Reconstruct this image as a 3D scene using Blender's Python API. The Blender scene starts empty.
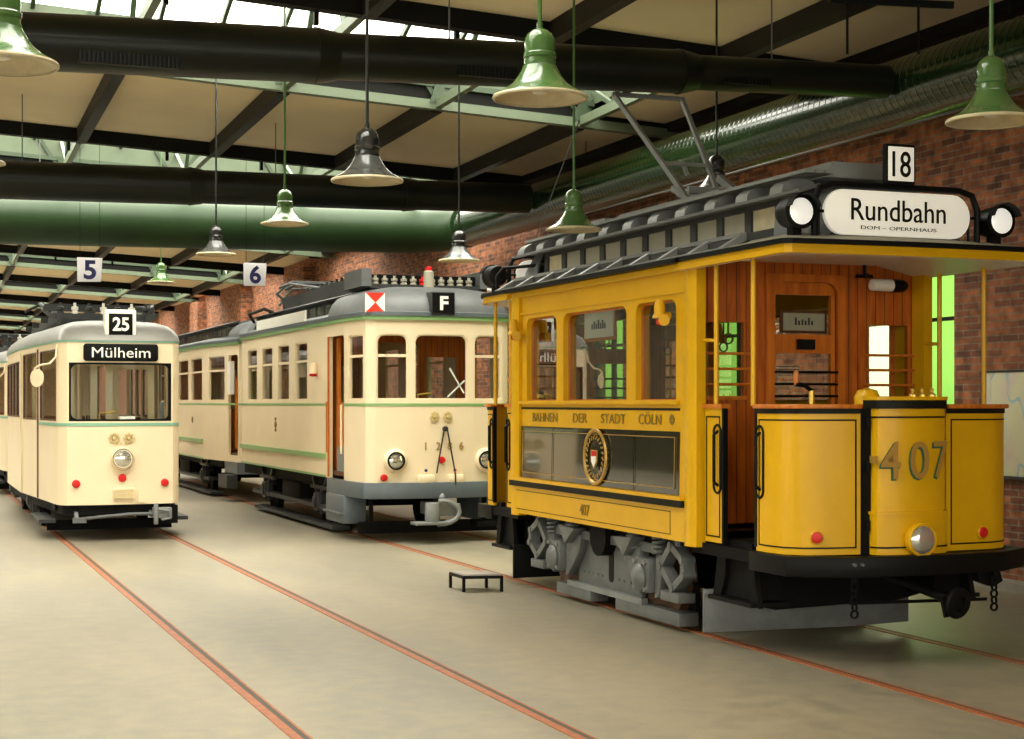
import bpy, bmesh, math, random
from mathutils import Vector, Matrix
random.seed(7)
SC = bpy.context.scene
COL = SC.collection
PI = math.pi

# ------------------------------------------------------------------ materials
def mat(name, base, rough=.5, metal=0.0, noise=0.0, nscale=6.0, coat=0.0, col2=None, bump=0.0, spec=.5):
    m = bpy.data.materials.new(name); m.use_nodes = True
    nt = m.node_tree; p = nt.nodes['Principled BSDF']
    p.inputs['Base Color'].default_value = (*base, 1)
    p.inputs['Roughness'].default_value = rough
    p.inputs['Metallic'].default_value = metal
    p.inputs['Coat Weight'].default_value = coat
    p.inputs['Coat Roughness'].default_value = .08
    p.inputs['Specular IOR Level'].default_value = spec
    if noise or col2 or bump:
        tc = nt.nodes.new('ShaderNodeTexCoord')
        n = nt.nodes.new('ShaderNodeTexNoise'); n.inputs['Scale'].default_value = nscale
        n.inputs['Detail'].default_value = 5; n.inputs['Roughness'].default_value = .6
        nt.links.new(tc.outputs['Object'], n.inputs['Vector'])
        r = nt.nodes.new('ShaderNodeValToRGB')
        r.color_ramp.elements[0].position = .32; r.color_ramp.elements[1].position = .72
        c2 = col2 or tuple(c * (1 - noise) for c in base)
        r.color_ramp.elements[0].color = (*c2, 1); r.color_ramp.elements[1].color = (*base, 1)
        nt.links.new(n.outputs['Fac'], r.inputs['Fac'])
        nt.links.new(r.outputs['Color'], p.inputs['Base Color'])
        if bump:
            b = nt.nodes.new('ShaderNodeBump'); b.inputs['Strength'].default_value = bump; b.inputs['Distance'].default_value = .02
            nt.links.new(n.outputs['Fac'], b.inputs['Height']); nt.links.new(b.outputs['Normal'], p.inputs['Normal'])
    return m

def glass_mat(name, tint=(.93, .96, .93), ior=1.4, fmul=1.0):
    m = bpy.data.materials.new(name); m.use_nodes = True
    nt = m.node_tree; nt.nodes.clear()
    o = nt.nodes.new('ShaderNodeOutputMaterial'); mx = nt.nodes.new('ShaderNodeMixShader')
    t = nt.nodes.new('ShaderNodeBsdfTransparent'); t.inputs['Color'].default_value = (*tint, 1)
    g = nt.nodes.new('ShaderNodeBsdfGlossy'); g.inputs['Roughness'].default_value = .01
    lw = nt.nodes.new('ShaderNodeLayerWeight'); lw.inputs['Blend'].default_value = .5
    pw = nt.nodes.new('ShaderNodeMath'); pw.operation = 'POWER'; pw.inputs[1].default_value = 5
    nt.links.new(lw.outputs['Facing'], pw.inputs[0])
    f = nt.nodes.new('ShaderNodeMath'); f.operation = 'MULTIPLY_ADD'; f0 = min(2 * ((ior - 1) / (ior + 1)) ** 2, 1)
    f.inputs[1].default_value = 1 - f0; f.inputs[2].default_value = f0; nt.links.new(pw.outputs[0], f.inputs[0])
    nt.links.new(f.outputs[0], mx.inputs[0]); nt.links.new(t.outputs[0], mx.inputs[1]); nt.links.new(g.outputs[0], mx.inputs[2])
    nt.links.new(mx.outputs[0], o.inputs['Surface'])
    return m

def wood_mat(name, c1, c2, plank=.085, axis='X', rough=.35):
    m = mat(name, c1, rough, coat=.3)
    nt = m.node_tree; p = nt.nodes['Principled BSDF']; p.inputs['Coat Weight'].default_value = .12; p.inputs['Specular IOR Level'].default_value = .35
    tc = nt.nodes.new('ShaderNodeTexCoord'); mp = nt.nodes.new('ShaderNodeMapping')
    mp.inputs['Scale'].default_value = (9, 9, 1.2)
    nt.links.new(tc.outputs['Object'], mp.inputs['Vector'])
    n = nt.nodes.new('ShaderNodeTexNoise'); n.inputs['Scale'].default_value = 2.2; n.inputs['Detail'].default_value = 6
    nt.links.new(mp.outputs[0], n.inputs['Vector'])
    r = nt.nodes.new('ShaderNodeValToRGB'); r.color_ramp.elements[0].color = (*c2, 1); r.color_ramp.elements[1].color = (*c1, 1)
    r.color_ramp.elements[0].position = .3; r.color_ramp.elements[1].position = .7
    nt.links.new(n.outputs['Fac'], r.inputs['Fac'])
    if plank:
        sx = nt.nodes.new('ShaderNodeSeparateXYZ'); nt.links.new(tc.outputs['Object'], sx.inputs[0])
        ad = nt.nodes.new('ShaderNodeMath'); ad.operation = 'ADD'
        nt.links.new(sx.outputs['X'], ad.inputs[0]); nt.links.new(sx.outputs['Y'], ad.inputs[1])
        md = nt.nodes.new('ShaderNodeMath'); md.operation = 'PINGPONG'; md.inputs[1].default_value = plank / 2
        nt.links.new(ad.outputs[0], md.inputs[0])
        lt = nt.nodes.new('ShaderNodeMath'); lt.operation = 'LESS_THAN'; lt.inputs[1].default_value = .0035
        nt.links.new(md.outputs[0], lt.inputs[0])
        mx = nt.nodes.new('ShaderNodeMix'); mx.data_type = 'RGBA'
        nt.links.new(lt.outputs[0], mx.inputs[0]); nt.links.new(r.outputs[0], mx.inputs[6])
        mx.inputs[7].default_value = (c2[0] * .3, c2[1] * .3, c2[2] * .3, 1)
        nt.links.new(mx.outputs[2], p.inputs['Base Color'])
    else:
        nt.links.new(r.outputs[0], p.inputs['Base Color'])
    return m

def brick_mat(name):
    m = mat(name, (.3, .1, .05), .85); nt = m.node_tree; p = nt.nodes['Principled BSDF']
    tc = nt.nodes.new('ShaderNodeTexCoord'); sx = nt.nodes.new('ShaderNodeSeparateXYZ'); nt.links.new(tc.outputs['Object'], sx.inputs[0])
    ad = nt.nodes.new('ShaderNodeMath'); nt.links.new(sx.outputs['X'], ad.inputs[0]); nt.links.new(sx.outputs['Y'], ad.inputs[1])
    cb = nt.nodes.new('ShaderNodeCombineXYZ'); nt.links.new(ad.outputs[0], cb.inputs['X']); nt.links.new(sx.outputs['Z'], cb.inputs['Y'])
    b = nt.nodes.new('ShaderNodeTexBrick'); b.inputs['Scale'].default_value = 1
    b.inputs['Brick Width'].default_value = .25; b.inputs['Row Height'].default_value = .070; b.inputs['Mortar Size'].default_value = .007
    b.inputs['Color1'].default_value = (.46, .165, .072, 1); b.inputs['Color2'].default_value = (.13, .052, .04, 1)
    b.inputs['Mortar'].default_value = (.27, .22, .16, 1); b.inputs['Bias'].default_value = -.05
    nt.links.new(cb.outputs[0], b.inputs['Vector'])
    n = nt.nodes.new('ShaderNodeTexNoise'); n.inputs['Scale'].default_value = 7; n.inputs['Detail'].default_value = 8
    nt.links.new(cb.outputs[0], n.inputs['Vector'])
    r = nt.nodes.new('ShaderNodeValToRGB'); r.color_ramp.elements[0].color = (.6, .55, .52, 1); r.color_ramp.elements[1].color = (1.5, 1.35, 1.2, 1)
    r.color_ramp.elements[0].position = .35; r.color_ramp.elements[1].position = .7
    nt.links.new(n.outputs['Fac'], r.inputs[0])
    mx = nt.nodes.new('ShaderNodeMix'); mx.data_type = 'RGBA'; mx.blend_type = 'MULTIPLY'; mx.inputs[0].default_value = 1
    nt.links.new(b.outputs['Color'], mx.inputs[6]); nt.links.new(r.outputs[0], mx.inputs[7]); nt.links.new(mx.outputs[2], p.inputs['Base Color'])
    bp = nt.nodes.new('ShaderNodeBump'); bp.inputs['Strength'].default_value = .6; bp.inputs['Distance'].default_value = .01; bp.invert = True
    nt.links.new(b.outputs['Fac'], bp.inputs['Height']); nt.links.new(bp.outputs[0], p.inputs['Normal'])
    return m

def floor_mat():
    m = mat('concrete', (.42, .38, .29), .5); nt = m.node_tree; p = nt.nodes['Principled BSDF']
    tc = nt.nodes.new('ShaderNodeTexCoord')
    def noise(sc, det, vec):
        n = nt.nodes.new('ShaderNodeTexNoise'); n.inputs['Scale'].default_value = sc; n.inputs['Detail'].default_value = det
        nt.links.new(vec, n.inputs['Vector']); return n.outputs['Fac']
    mp = nt.nodes.new('ShaderNodeMapping'); mp.inputs['Scale'].default_value = (1, .35, 1)
    mp.inputs['Rotation'].default_value = (0, 0, 1.9)
    nt.links.new(tc.outputs['Object'], mp.inputs[0])
    a = noise(.55, 6, mp.outputs[0]); b = noise(6, 8, tc.outputs['Object']); c = noise(60, 3, tc.outputs['Object'])
    r = nt.nodes.new('ShaderNodeValToRGB'); e = r.color_ramp.elements
    e[0].position = .38; e[0].color = (.165, .15, .112, 1); e[1].position = .66; e[1].color = (.315, .265, .18, 1)
    s = nt.nodes.new('ShaderNodeMath'); s.operation = 'MULTIPLY_ADD'; s.inputs[1].default_value = .45
    nt.links.new(b, s.inputs[0])
    s2 = nt.nodes.new('ShaderNodeMath'); s2.operation = 'MULTIPLY'; s2.inputs[1].default_value = .6; nt.links.new(a, s2.inputs[0])
    nt.links.new(s2.outputs[0], s.inputs[2]); nt.links.new(s.outputs[0], r.inputs[0])
    r2 = nt.nodes.new('ShaderNodeValToRGB'); r2.color_ramp.elements[0].position = .25; r2.color_ramp.elements[0].color = (.82, .82, .82, 1); r2.color_ramp.elements[1].position = .6
    nt.links.new(c, r2.inputs[0])
    mx = nt.nodes.new('ShaderNodeMix'); mx.data_type = 'RGBA'; mx.blend_type = 'MULTIPLY'; mx.inputs[0].default_value = .6
    nt.links.new(r.outputs[0], mx.inputs[6]); nt.links.new(r2.outputs[0], mx.inputs[7]); nt.links.new(mx.outputs[2], p.inputs['Base Color'])
    rr = nt.nodes.new('ShaderNodeMapRange'); rr.inputs['To Min'].default_value = .38; rr.inputs['To Max'].default_value = .62
    nt.links.new(b, rr.inputs[0]); nt.links.new(rr.outputs[0], p.inputs['Roughness'])
    return m

def map_mat():
    m = mat('map_print', (.7, .68, .5), .5); nt = m.node_tree; p = nt.nodes['Principled BSDF']
    tc = nt.nodes.new('ShaderNodeTexCoord')
    n = nt.nodes.new('ShaderNodeTexNoise'); n.inputs['Scale'].default_value = 3; n.inputs['Detail'].default_value = 3
    nt.links.new(tc.outputs['Object'], n.inputs[0])
    r = nt.nodes.new('ShaderNodeValToRGB'); e = r.color_ramp.elements
    e[0].position = .3; e[0].color = (.86, .70, .58, 1); e[1].position = .7; e[1].color = (.88, .84, .52, 1)
    k = e.new(.5); k.color = (.86, .83, .58, 1)
    nt.links.new(n.outputs[0], r.inputs[0])
    n2 = nt.nodes.new('ShaderNodeTexNoise'); n2.inputs['Scale'].default_value = 1.6; nt.links.new(tc.outputs['Object'], n2.inputs[0])
    s = nt.nodes.new('ShaderNodeMath'); s.operation = 'SUBTRACT'; s.inputs[1].default_value = .5; nt.links.new(n2.outputs[0], s.inputs[0])
    ab = nt.nodes.new('ShaderNodeMath'); ab.operation = 'ABSOLUTE'; nt.links.new(s.outputs[0], ab.inputs[0])
    lt = nt.nodes.new('ShaderNodeMath'); lt.operation = 'LESS_THAN'; lt.inputs[1].default_value = .012; nt.links.new(ab.outputs[0], lt.inputs[0])
    mx = nt.nodes.new('ShaderNodeMix'); mx.data_type = 'RGBA'; nt.links.new(lt.outputs[0], mx.inputs[0])
    nt.links.new(r.outputs[0], mx.inputs[6]); mx.inputs[7].default_value = (.45, .66, .70, 1)
    nt.links.new(mx.outputs[2], p.inputs['Base Color'])
    return m

M = {}
M['yellow'] = mat('yellow_paint', (.68, .37, .004), .32, noise=.10, nscale=3, coat=.08, spec=.25)
M['yellow_dull'] = M['yellow']
M['cream'] = mat('cream_paint', (.80, .65, .435), .42, noise=.05, nscale=2, coat=.08, spec=.35)
M['cream_old'] = mat('cream_paint_side', (.76, .63, .34), .25, noise=.10, nscale=2.5, coat=.5)
M['green_line'] = mat('green_stripe', (.20, .36, .13), .35)
M['teal_line'] = mat('teal_stripe', (.20, .40, .28), .35)
M['black'] = mat('black_paint', (.004, .004, .0036), .45, spec=.12)
M['black_rough'] = mat('black_iron', (.006, .0055, .005), .65, noise=.4, nscale=9, spec=.1)
M['line_black'] = mat('pinstripe_black', (.007, .006, .003), .5, spec=.15)
M['dark_panel'] = mat('polished_dark_panel', (.012, .010, .004), .04, coat=.45)
M['truck_grey'] = mat('truck_grey_paint', (.135, .142, .138), .4, noise=.35, nscale=7, bump=.15)
M['grey'] = mat('roof_grey', (.12, .125, .125), .5, noise=.25, nscale=5)
M['grey_light'] = mat('roof_grey_light', (.21, .217, .21), .5, noise=.2, nscale=5)
M['dark_grey'] = mat('dark_grey', (.028, .03, .029), .5, noise=.3, nscale=6)
M['blue_grey'] = mat('blue_grey_bumper', (.10, .12, .135), .35, noise=.15)
M['canvas'] = mat('roof_canvas', (.36, .33, .25), .7, noise=.15, nscale=5)
M['silver'] = mat('silver_roof', (.30, .29, .265), .42, metal=.3, noise=.15, nscale=2)
M['wood'] = wood_mat('varnished_wood', (.52, .13, .009), (.28, .055, .004))
M['wood_plain'] = wood_mat('varnished_wood_plain', (.62, .175, .012), (.38, .085, .006), plank=0)
M['wood_dark'] = wood_mat('dark_wood', (.12, .04, .012), (.06, .02, .008), plank=0)
M['wood_orange'] = wood_mat('orange_wood', (.62, .19, .018), (.40, .10, .010), plank=0, rough=.3)
M['glass'] = glass_mat('window_glass', ior=1.1)
M['glass_refl'] = glass_mat('window_glass_polished', (.66, .69, .64), ior=2.3)  # grey tint stands in for the dark saloon behind the panes
M['skyglass'] = glass_mat('lantern_glass', (.95, .98, .97), 1.2)
M['pane_green'] = glass_mat('green_pane', (.085, .19, .034), 1.2)
M['pane_white'] = glass_mat('white_pane', (.60, .66, .46), 1.2)
M['white'] = mat('white_enamel', (.82, .80, .74), .3)
M['sign_white'] = mat('sign_white', (.86, .83, .74), .3)
M['lens'] = mat('lamp_lens', (.85, .85, .82), .12, coat=.45)
M['chrome'] = mat('chrome', (.55, .54, .50), .18, metal=.9)
M['reflector'] = mat('headlamp_glass', (.62, .60, .52), .12, metal=.75)
M['red'] = mat('red_lens', (.55, .010, .010), .4, coat=.05, spec=.3)
M['red_sign'] = mat('red_enamel', (.72, .035, .018), .35)
M['blue'] = mat('blue_enamel', (.02, .018, .17), .35)
M['green_dark'] = mat('dark_green_paint', (.006, .0085, .0045), .4, noise=.25, nscale=3, coat=.06, spec=.25)
M['green_duct'] = mat('green_duct_paint', (.010, .029, .006), .2, noise=.25, nscale=2, coat=.4)
M['green_duct_matt'] = mat('green_duct_matt', (.016, .045, .009), .5, noise=.25, nscale=2, spec=.35)
M['green_pale'] = mat('pale_green_paint', (.105, .135, .080), .5, noise=.15, nscale=3)
M['green_steel'] = mat('green_steel', (.045, .072, .036), .5, noise=.25, nscale=4)
M['green_enamel'] = mat('green_enamel', (.062, .135, .036), .2, coat=.5)
M['cream_enamel'] = mat('cream_enamel', (.66, .56, .36), .3, noise=.3, nscale=9)
M['black_enamel'] = mat('black_enamel', (.014, .014, .013), .18, coat=.5)
M['smoke'] = mat('grey_enamel_shade', (.055, .058, .056), .25, coat=.4)
M['beam_dark'] = mat('dark_beam', (.0045, .0045, .003), .6, noise=.3, nscale=4, spec=.15)
M['rafter'] = mat('rafter_brown', (.016, .0135, .009), .55, noise=.3, nscale=4, spec=.2)
M['panel'] = mat('ceiling_board', (.78, .66, .45), .8, noise=.10, nscale=.8)
M['rust'] = mat('rust_rail', (.42, .13, .045), .6, noise=.45, nscale=12)
M['rust_dark'] = mat('rusty_wheel', (.12, .055, .025), .6, noise=.4, nscale=9)
M['groove'] = mat('rail_groove', (.06, .05, .035), .7)
M['brick'] = brick_mat('brick')
M['floor'] = floor_mat()
M['plaster_olive'] = mat('olive_plaster', (.055, .05, .024), .8, noise=.2, nscale=1)
M['map'] = map_mat()
M['gold_pale'] = mat('pale_gold', (.60, .46, .20), .35, metal=.2)
M['gold'] = mat('gold_leaf', (.45, .26, .05), .3, metal=.4)
M['brass'] = mat('brass', (.65, .42, .08), .3, metal=.6)
M['text_brown'] = mat('brown_lettering', (.20, .115, .006), .4)
M['text_green'] = mat('green_shadow_lettering', (.02, .10, .05), .4)
M['curb'] = mat('kerb_concrete', (.36, .34, .29), .8, noise=.2)
M['table_top'] = mat('grey_board', (.36, .32, .28), .4)
M['lawn'] = mat('lawn', (.10, .26, .04), .9, noise=.3, nscale=2)
M['seat_brown'] = mat('seat_leather', (.16, .07, .03), .45)
M['lens'].node_tree.nodes['Principled BSDF'].inputs['Emission Color'].default_value = (1, .97, .88, 1)
M['lens'].node_tree.nodes['Principled BSDF'].inputs['Emission Strength'].default_value = .5
def acrylic():
    m = mat('white_acrylic', (.86, .85, .84), .35); nt = m.node_tree; p = nt.nodes['Principled BSDF']
    t = nt.nodes.new('ShaderNodeBsdfTranslucent'); t.inputs[0].default_value = (.9, .88, .9, 1)
    mx = nt.nodes.new('ShaderNodeMixShader'); mx.inputs[0].default_value = .5
    nt.links.new(p.outputs[0], mx.inputs[1]); nt.links.new(t.outputs[0], mx.inputs[2])
    nt.links.new(mx.outputs[0], nt.nodes['Material Output'].inputs['Surface']); return m
M['acrylic'] = acrylic()
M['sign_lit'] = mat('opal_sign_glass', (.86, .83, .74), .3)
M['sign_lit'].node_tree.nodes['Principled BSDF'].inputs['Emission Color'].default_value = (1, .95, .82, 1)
M['sign_lit'].node_tree.nodes['Principled BSDF'].inputs['Emission Strength'].default_value = .3  # glow added to whiten the sign faces, no lamp inside
M['cloth_dark'] = mat('dark_interior', (.05, .04, .028), .6)

# ------------------------------------------------------------------ mesh builder
ORIG = {}
class MB:
    def __init__(s): s.v = []; s.f = []
    def add(s, vs, fs):
        k = len(s.v); s.v += [tuple(v) for v in vs]; s.f += [tuple(i + k for i in f) for f in fs]; return s
    def box(s, x0, x1, y0, y1, z0, z1):
        return s.add([(x0, y0, z0), (x1, y0, z0), (x1, y1, z0), (x0, y1, z0), (x0, y0, z1), (x1, y0, z1), (x1, y1, z1), (x0, y1, z1)],
                     [(0, 3, 2, 1), (4, 5, 6, 7), (0, 1, 5, 4), (1, 2, 6, 5), (2, 3, 7, 6), (3, 0, 4, 7)])
    def bar(s, p, q, w, h, up=(0, 0, 1)):
        p, q = Vector(p), Vector(q); d = (q - p).normalized(); u = Vector(up)
        if abs(d.dot(u)) > .98: u = Vector((1, 0, 0))
        r = d.cross(u).normalized(); u = r.cross(d).normalized()
        vs = []
        for c in (p, q):
            for a, b in ((-1, -1), (1, -1), (1, 1), (-1, 1)): vs.append(c + r * (a * w / 2) + u * (b * h / 2))
        return s.add(vs, [(0, 3, 2, 1), (4, 5, 6, 7), (0, 1, 5, 4), (1, 2, 6, 5), (2, 3, 7, 6), (3, 0, 4, 7)])
    def cyl(s, p, q, r0, r1=None, n=16, caps=True):
        p, q = Vector(p), Vector(q); r1 = r0 if r1 is None else r1
        d = (q - p).normalized(); u = Vector((0, 0, 1)) if abs(d.z) < .9 else Vector((1, 0, 0))
        a = d.cross(u).normalized(); b = d.cross(a).normalized(); vs = []
        for c, r in ((p, r0), (q, r1)):
            for i in range(n):
                t = 2 * PI * i / n; vs.append(c + a * (r * math.cos(t)) + b * (r * math.sin(t)))
        fs = [(i, (i + 1) % n, n + (i + 1) % n, n + i) for i in range(n)]
        if caps: fs += [tuple(reversed(range(n))), tuple(range(n, 2 * n))]
        return s.add(vs, fs)
    def tube(s, pts, r, n=8):
        pts = [Vector(p) for p in pts]; vs = []; m = len(pts); prev = None
        for i, p in enumerate(pts):
            d = (pts[min(i + 1, m - 1)] - pts[max(i - 1, 0)]).normalized()
            if prev is None:
                u = Vector((0, 0, 1)) if abs(d.z) < .9 else Vector((1, 0, 0)); a = d.cross(u).normalized()
            else:
                a = (prev - d * prev.dot(d)).normalized()
            prev = a; b = d.cross(a)
            for k in range(n):
                t = 2 * PI * k / n; vs.append(p + a * (r * math.cos(t)) + b * (r * math.sin(t)))
        fs = [(i * n + k, i * n + (k + 1) % n, (i + 1) * n + (k + 1) % n, (i + 1) * n + k) for i in range(m - 1) for k in range(n)]
        fs += [tuple(reversed(range(n))), tuple(range((m - 1) * n, m * n))]
        return s.add(vs, fs)
    def lathe(s, prof, o, axis=(0, 0, 1), n=24):
        o = Vector(o); d = Vector(axis).normalized(); u = Vector((0, 0, 1)) if abs(d.z) < .9 else Vector((1, 0, 0))
        a = d.cross(u).normalized(); b = d.cross(a).normalized(); vs = []
        for r, h in prof:
            for k in range(n):
                t = 2 * PI * k / n; vs.append(o + d * h + a * (r * math.cos(t)) + b * (r * math.sin(t)))
        m = len(prof)
        fs = [(i * n + k, i * n + (k + 1) % n, (i + 1) * n + (k + 1) % n, (i + 1) * n + k) for i in range(m - 1) for k in range(n)]
        if prof[0][0] > 1e-4: fs.append(tuple(reversed(range(n))))
        if prof[-1][0] > 1e-4: fs.append(tuple(range((m - 1) * n, m * n)))
        return s.add(vs, fs)
    def shell(s, prof, o, axis=(0, 0, 1), n=24):      # open lathe, no caps
        k = len(s.f); s.lathe(prof, o, axis, n)
        s.f = [f for i, f in enumerate(s.f) if i < k or len(f) == 4]
        return s
    def prism(s, poly, p0, p1, ax):
        """poly of 2D points; extruded along axis ax from p0 to p1. ax 'X': (y,z); 'Y': (x,z); 'Z': (x,y)"""
        n = len(poly); vs = []
        for w in (p0, p1):
            for a, b in poly:
                vs.append({'X': (w, a, b), 'Y': (a, w, b), 'Z': (a, b, w)}[ax])
        return s.add(vs, [tuple(range(n)), tuple(reversed(range(n, 2 * n)))] + [(i, n + i, n + (i + 1) % n, (i + 1) % n) for i in range(n)])
    def rings(s, rings, cap0=False, cap1=True, closed=True):
        n = len(rings[0]); vs = [p for r in rings for p in r]; fs = []
        for i in range(len(rings) - 1):
            for k in range(n if closed else n - 1):
                fs.append((i * n + k, i * n + (k + 1) % n, (i + 1) * n + (k + 1) % n, (i + 1) * n + k))
        if cap0: fs.append(tuple(reversed(range(n))))
        if cap1: fs.append(tuple(range((len(rings) - 1) * n, len(rings) * n)))
        return s.add(vs, fs)
    def build(s, name, m, parent=None, bevel=0, solid=0, angle=35, loc=None):
        me = bpy.data.meshes.new(name)
        root = parent
        o_ = Vector((0, 0, 0))
        if parent is not None: o_ = ORIG[parent.name]
        elif loc is not None: o_ = Vector(loc)
        me.from_pydata([Vector(v) - o_ for v in s.v], [], s.f)
        bm = bmesh.new(); bm.from_mesh(me); bmesh.ops.remove_doubles(bm, verts=bm.verts, dist=1e-5)
        if not solid: bmesh.ops.recalc_face_normals(bm, faces=bm.faces)
        else:                                   # give the sheet its thickness, inwards
            bm.normal_update(); bm.verts.index_update()
            vs, fs = list(bm.verts), list(bm.faces)
            rim = [(e, e.link_loops[0]) for e in bm.edges if len(e.link_faces) == 1]
            nv = [bm.verts.new(v.co - v.normal * solid) for v in vs]
            for f in fs:
                try: bm.faces.new([nv[v.index] for v in reversed(f.verts)])
                except ValueError: pass
            for e, l in rim:
                a, b = l.vert, l.link_loop_next.vert
                try: bm.faces.new([b, a, nv[a.index], nv[b.index]])
                except ValueError: pass
            bm.normal_update()
        if bevel:
            ed = [e for e in bm.edges if len(e.link_faces) == 2 and e.calc_face_angle(0) > .7]
            if ed: bmesh.ops.bevel(bm, geom=ed, offset=bevel, segments=2, affect='EDGES', profile=.5, clamp_overlap=True)
        bm.to_mesh(me); bm.free()
        me.materials.append(M[m] if isinstance(m, str) else m)
        me.shade_smooth(); me.set_sharp_from_angle(angle=math.radians(angle))
        o = bpy.data.objects.new(name, me); COL.objects.link(o)
        if parent is not None: o.parent = parent
        elif loc is not None: o.location = loc
        ORIG[o.name] = o_
        return o

def tag(o, label=None, cat=None, group=None, kind=None):
    if label: o['label'] = label
    if cat: o['category'] = cat
    if group: o['group'] = group
    if kind: o['kind'] = kind
    return o
def thing(name, loc, label, cat, group=None):
    o = bpy.data.objects.new(name, None); COL.objects.link(o); o.location = loc; o.empty_display_size = .2
    ORIG[o.name] = Vector(loc); return tag(o, label, cat, group)
def lab(o, l): o['label'] = l; return o
def bx(name, m, parent, *d, bevel=0): return MB().box(*d).build(name, m, parent, bevel=bevel)

# ------------------------------------------------------------------ walls that follow a plan path
def path_len(path):
    L = [0]
    for a, b in zip(path, path[1:]): L.append(L[-1] + math.hypot(b[0] - a[0], b[1] - a[1]))
    return L
def path_at(path, L, s, off=0.0):
    n = len(path); i = 0
    while i < n - 2 and s > L[i + 1] + 1e-9: i += 1
    a, b = path[i], path[i + 1]; d = L[i + 1] - L[i]; t = (s - L[i]) / d
    p = (a[0] + (b[0] - a[0]) * t, a[1] + (b[1] - a[1]) * t)
    if not off: return p
    def nrm(j):
        a, b = path[j], path[j + 1]; d = math.hypot(b[0] - a[0], b[1] - a[1]); return ((b[1] - a[1]) / d, -(b[0] - a[0]) / d)
    n0 = nrm(i); na = nb = n0
    if i > 0: m = nrm(i - 1); na = (n0[0] + m[0], n0[1] + m[1]); q = (na[0] * n0[0] + na[1] * n0[1]); na = (na[0] / q, na[1] / q)
    if i < n - 2: m = nrm(i + 1); nb = (n0[0] + m[0], n0[1] + m[1]); q = (nb[0] * n0[0] + nb[1] * n0[1]); nb = (nb[0] / q, nb[1] / q)
    nx, ny = na[0] + (nb[0] - na[0]) * t, na[1] + (nb[1] - na[1]) * t
    return (p[0] + nx * off, p[1] + ny * off)
def s_of(path, Y=None, X=None, side=-1):
    """arc length where the path crosses a Y (on its left side=-1 / right=+1 half) or an X on its front"""
    L = path_len(path); cx = sum(p[0] for p in path) / len(path); best = None
    for i, (a, b) in enumerate(zip(path, path[1:])):
        if Y is not None and min(a[1], b[1]) - 1e-9 <= Y <= max(a[1], b[1]) + 1e-9 and abs(a[1] - b[1]) > 1e-6:
            if (side < 0) == ((a[0] + b[0]) / 2 < cx): return L[i] + (L[i + 1] - L[i]) * (Y - a[1]) / (b[1] - a[1])
        if X is not None and min(a[0], b[0]) - 1e-9 <= X <= max(a[0], b[0]) + 1e-9 and abs(a[0] - b[0]) > .3 * abs(a[1] - b[1]):
            v = L[i] + (L[i + 1] - L[i]) * (X - a[0]) / (b[0] - a[0])
            if best is None or a[1] + b[1] < best[0]: best = (a[1] + b[1], v)
    if best: return best[1]
    raise ValueError((Y, X))
def wall(path, z0, z1, holes=(), off=0.0, s0=None, s1=None, flare=None, nz=1, mb=None):
    """holes: (sa, sb, za, zb, r_bottom, r_top); returns an open sheet facing outwards"""
    mb = mb or MB(); L = path_len(path); s0 = 0 if s0 is None else s0; s1 = L[-1] if s1 is None else s1
    S = sorted({round(x, 5) for x in [s0, s1] + [l for l in L if s0 < l < s1] + [h[i] for h in holes for i in (0, 1)] if s0 - 1e-6 <= x <= s1 + 1e-6})
    Z = sorted({round(x, 5) for x in [z0 + (z1 - z0) * k / nz for k in range(nz + 1)] + [h[i] for h in holes for i in (2, 3)]})
    def P(s, z):
        o = off + (flare(z) if flare else 0); x, y = path_at(path, L, s, o); return (x, y, z)
    for a, b in zip(S, S[1:]):
        if b - a < 1e-5: continue
        for c, d in zip(Z, Z[1:]):
            if d - c < 1e-5: continue
            ms, mz = (a + b) / 2, (c + d) / 2
            if any(h[0] < ms < h[1] and h[2] < mz < h[3] for h in holes): continue
            mb.add([P(a, c), P(b, c), P(b, d), P(a, d)], [(0, 1, 2, 3)])
    for h in holes:
        rb = h[4] if len(h) > 4 else 0; rt = h[5] if len(h) > 5 else 0
        for (cs, cz, ds, dz, r) in ((h[0], h[2], 1, 1, rb), (h[1], h[2], -1, 1, rb), (h[0], h[3], 1, -1, rt), (h[1], h[3], -1, -1, rt)):
            if r <= 0: continue
            pts = [P(cs, cz)] + [P(cs + ds * r * (1 - math.sin(t)), cz + dz * r * (1 - math.cos(t))) for t in [PI / 2 * k / 5 for k in range(6)]]
            if ds * dz < 0: pts = pts[::-1]
            for k in range(len(pts)):
                pass
            mb.add(pts, [tuple(range(len(pts)))])
    return mb
def window(path, h, parent, fm, fw=.03, depth=.03, off=.012, gm='glass', goff=-.03, name='window_frame', bar=None, barm=None, r=None, pane=True):
    """frame mesh round a hole, with its pane as a sub-part"""
    rb = h[4] if len(h) > 4 else 0; rt = h[5] if len(h) > 5 else 0
    hh = (h[0] + fw, h[1] - fw, h[2] + fw, h[3] - fw, max(rb - fw * .5, 0), max(rt - fw * .5, 0))
    f = wall(path, h[2], h[3], [hh], off=off, s0=h[0], s1=h[1]).build(name, fm, parent, solid=depth)
    if pane: wall(path, hh[2] - .01, hh[3] + .01, off=goff, s0=hh[0] - .01, s1=hh[1] + .01).build('window_pane', gm, f)
    if bar: wall(path, bar - .018, bar + .018, off=off - .002, s0=h[0] + .005, s1=h[1] - .005).build('transom', barm or fm, f, solid=.025)
    return f

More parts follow.
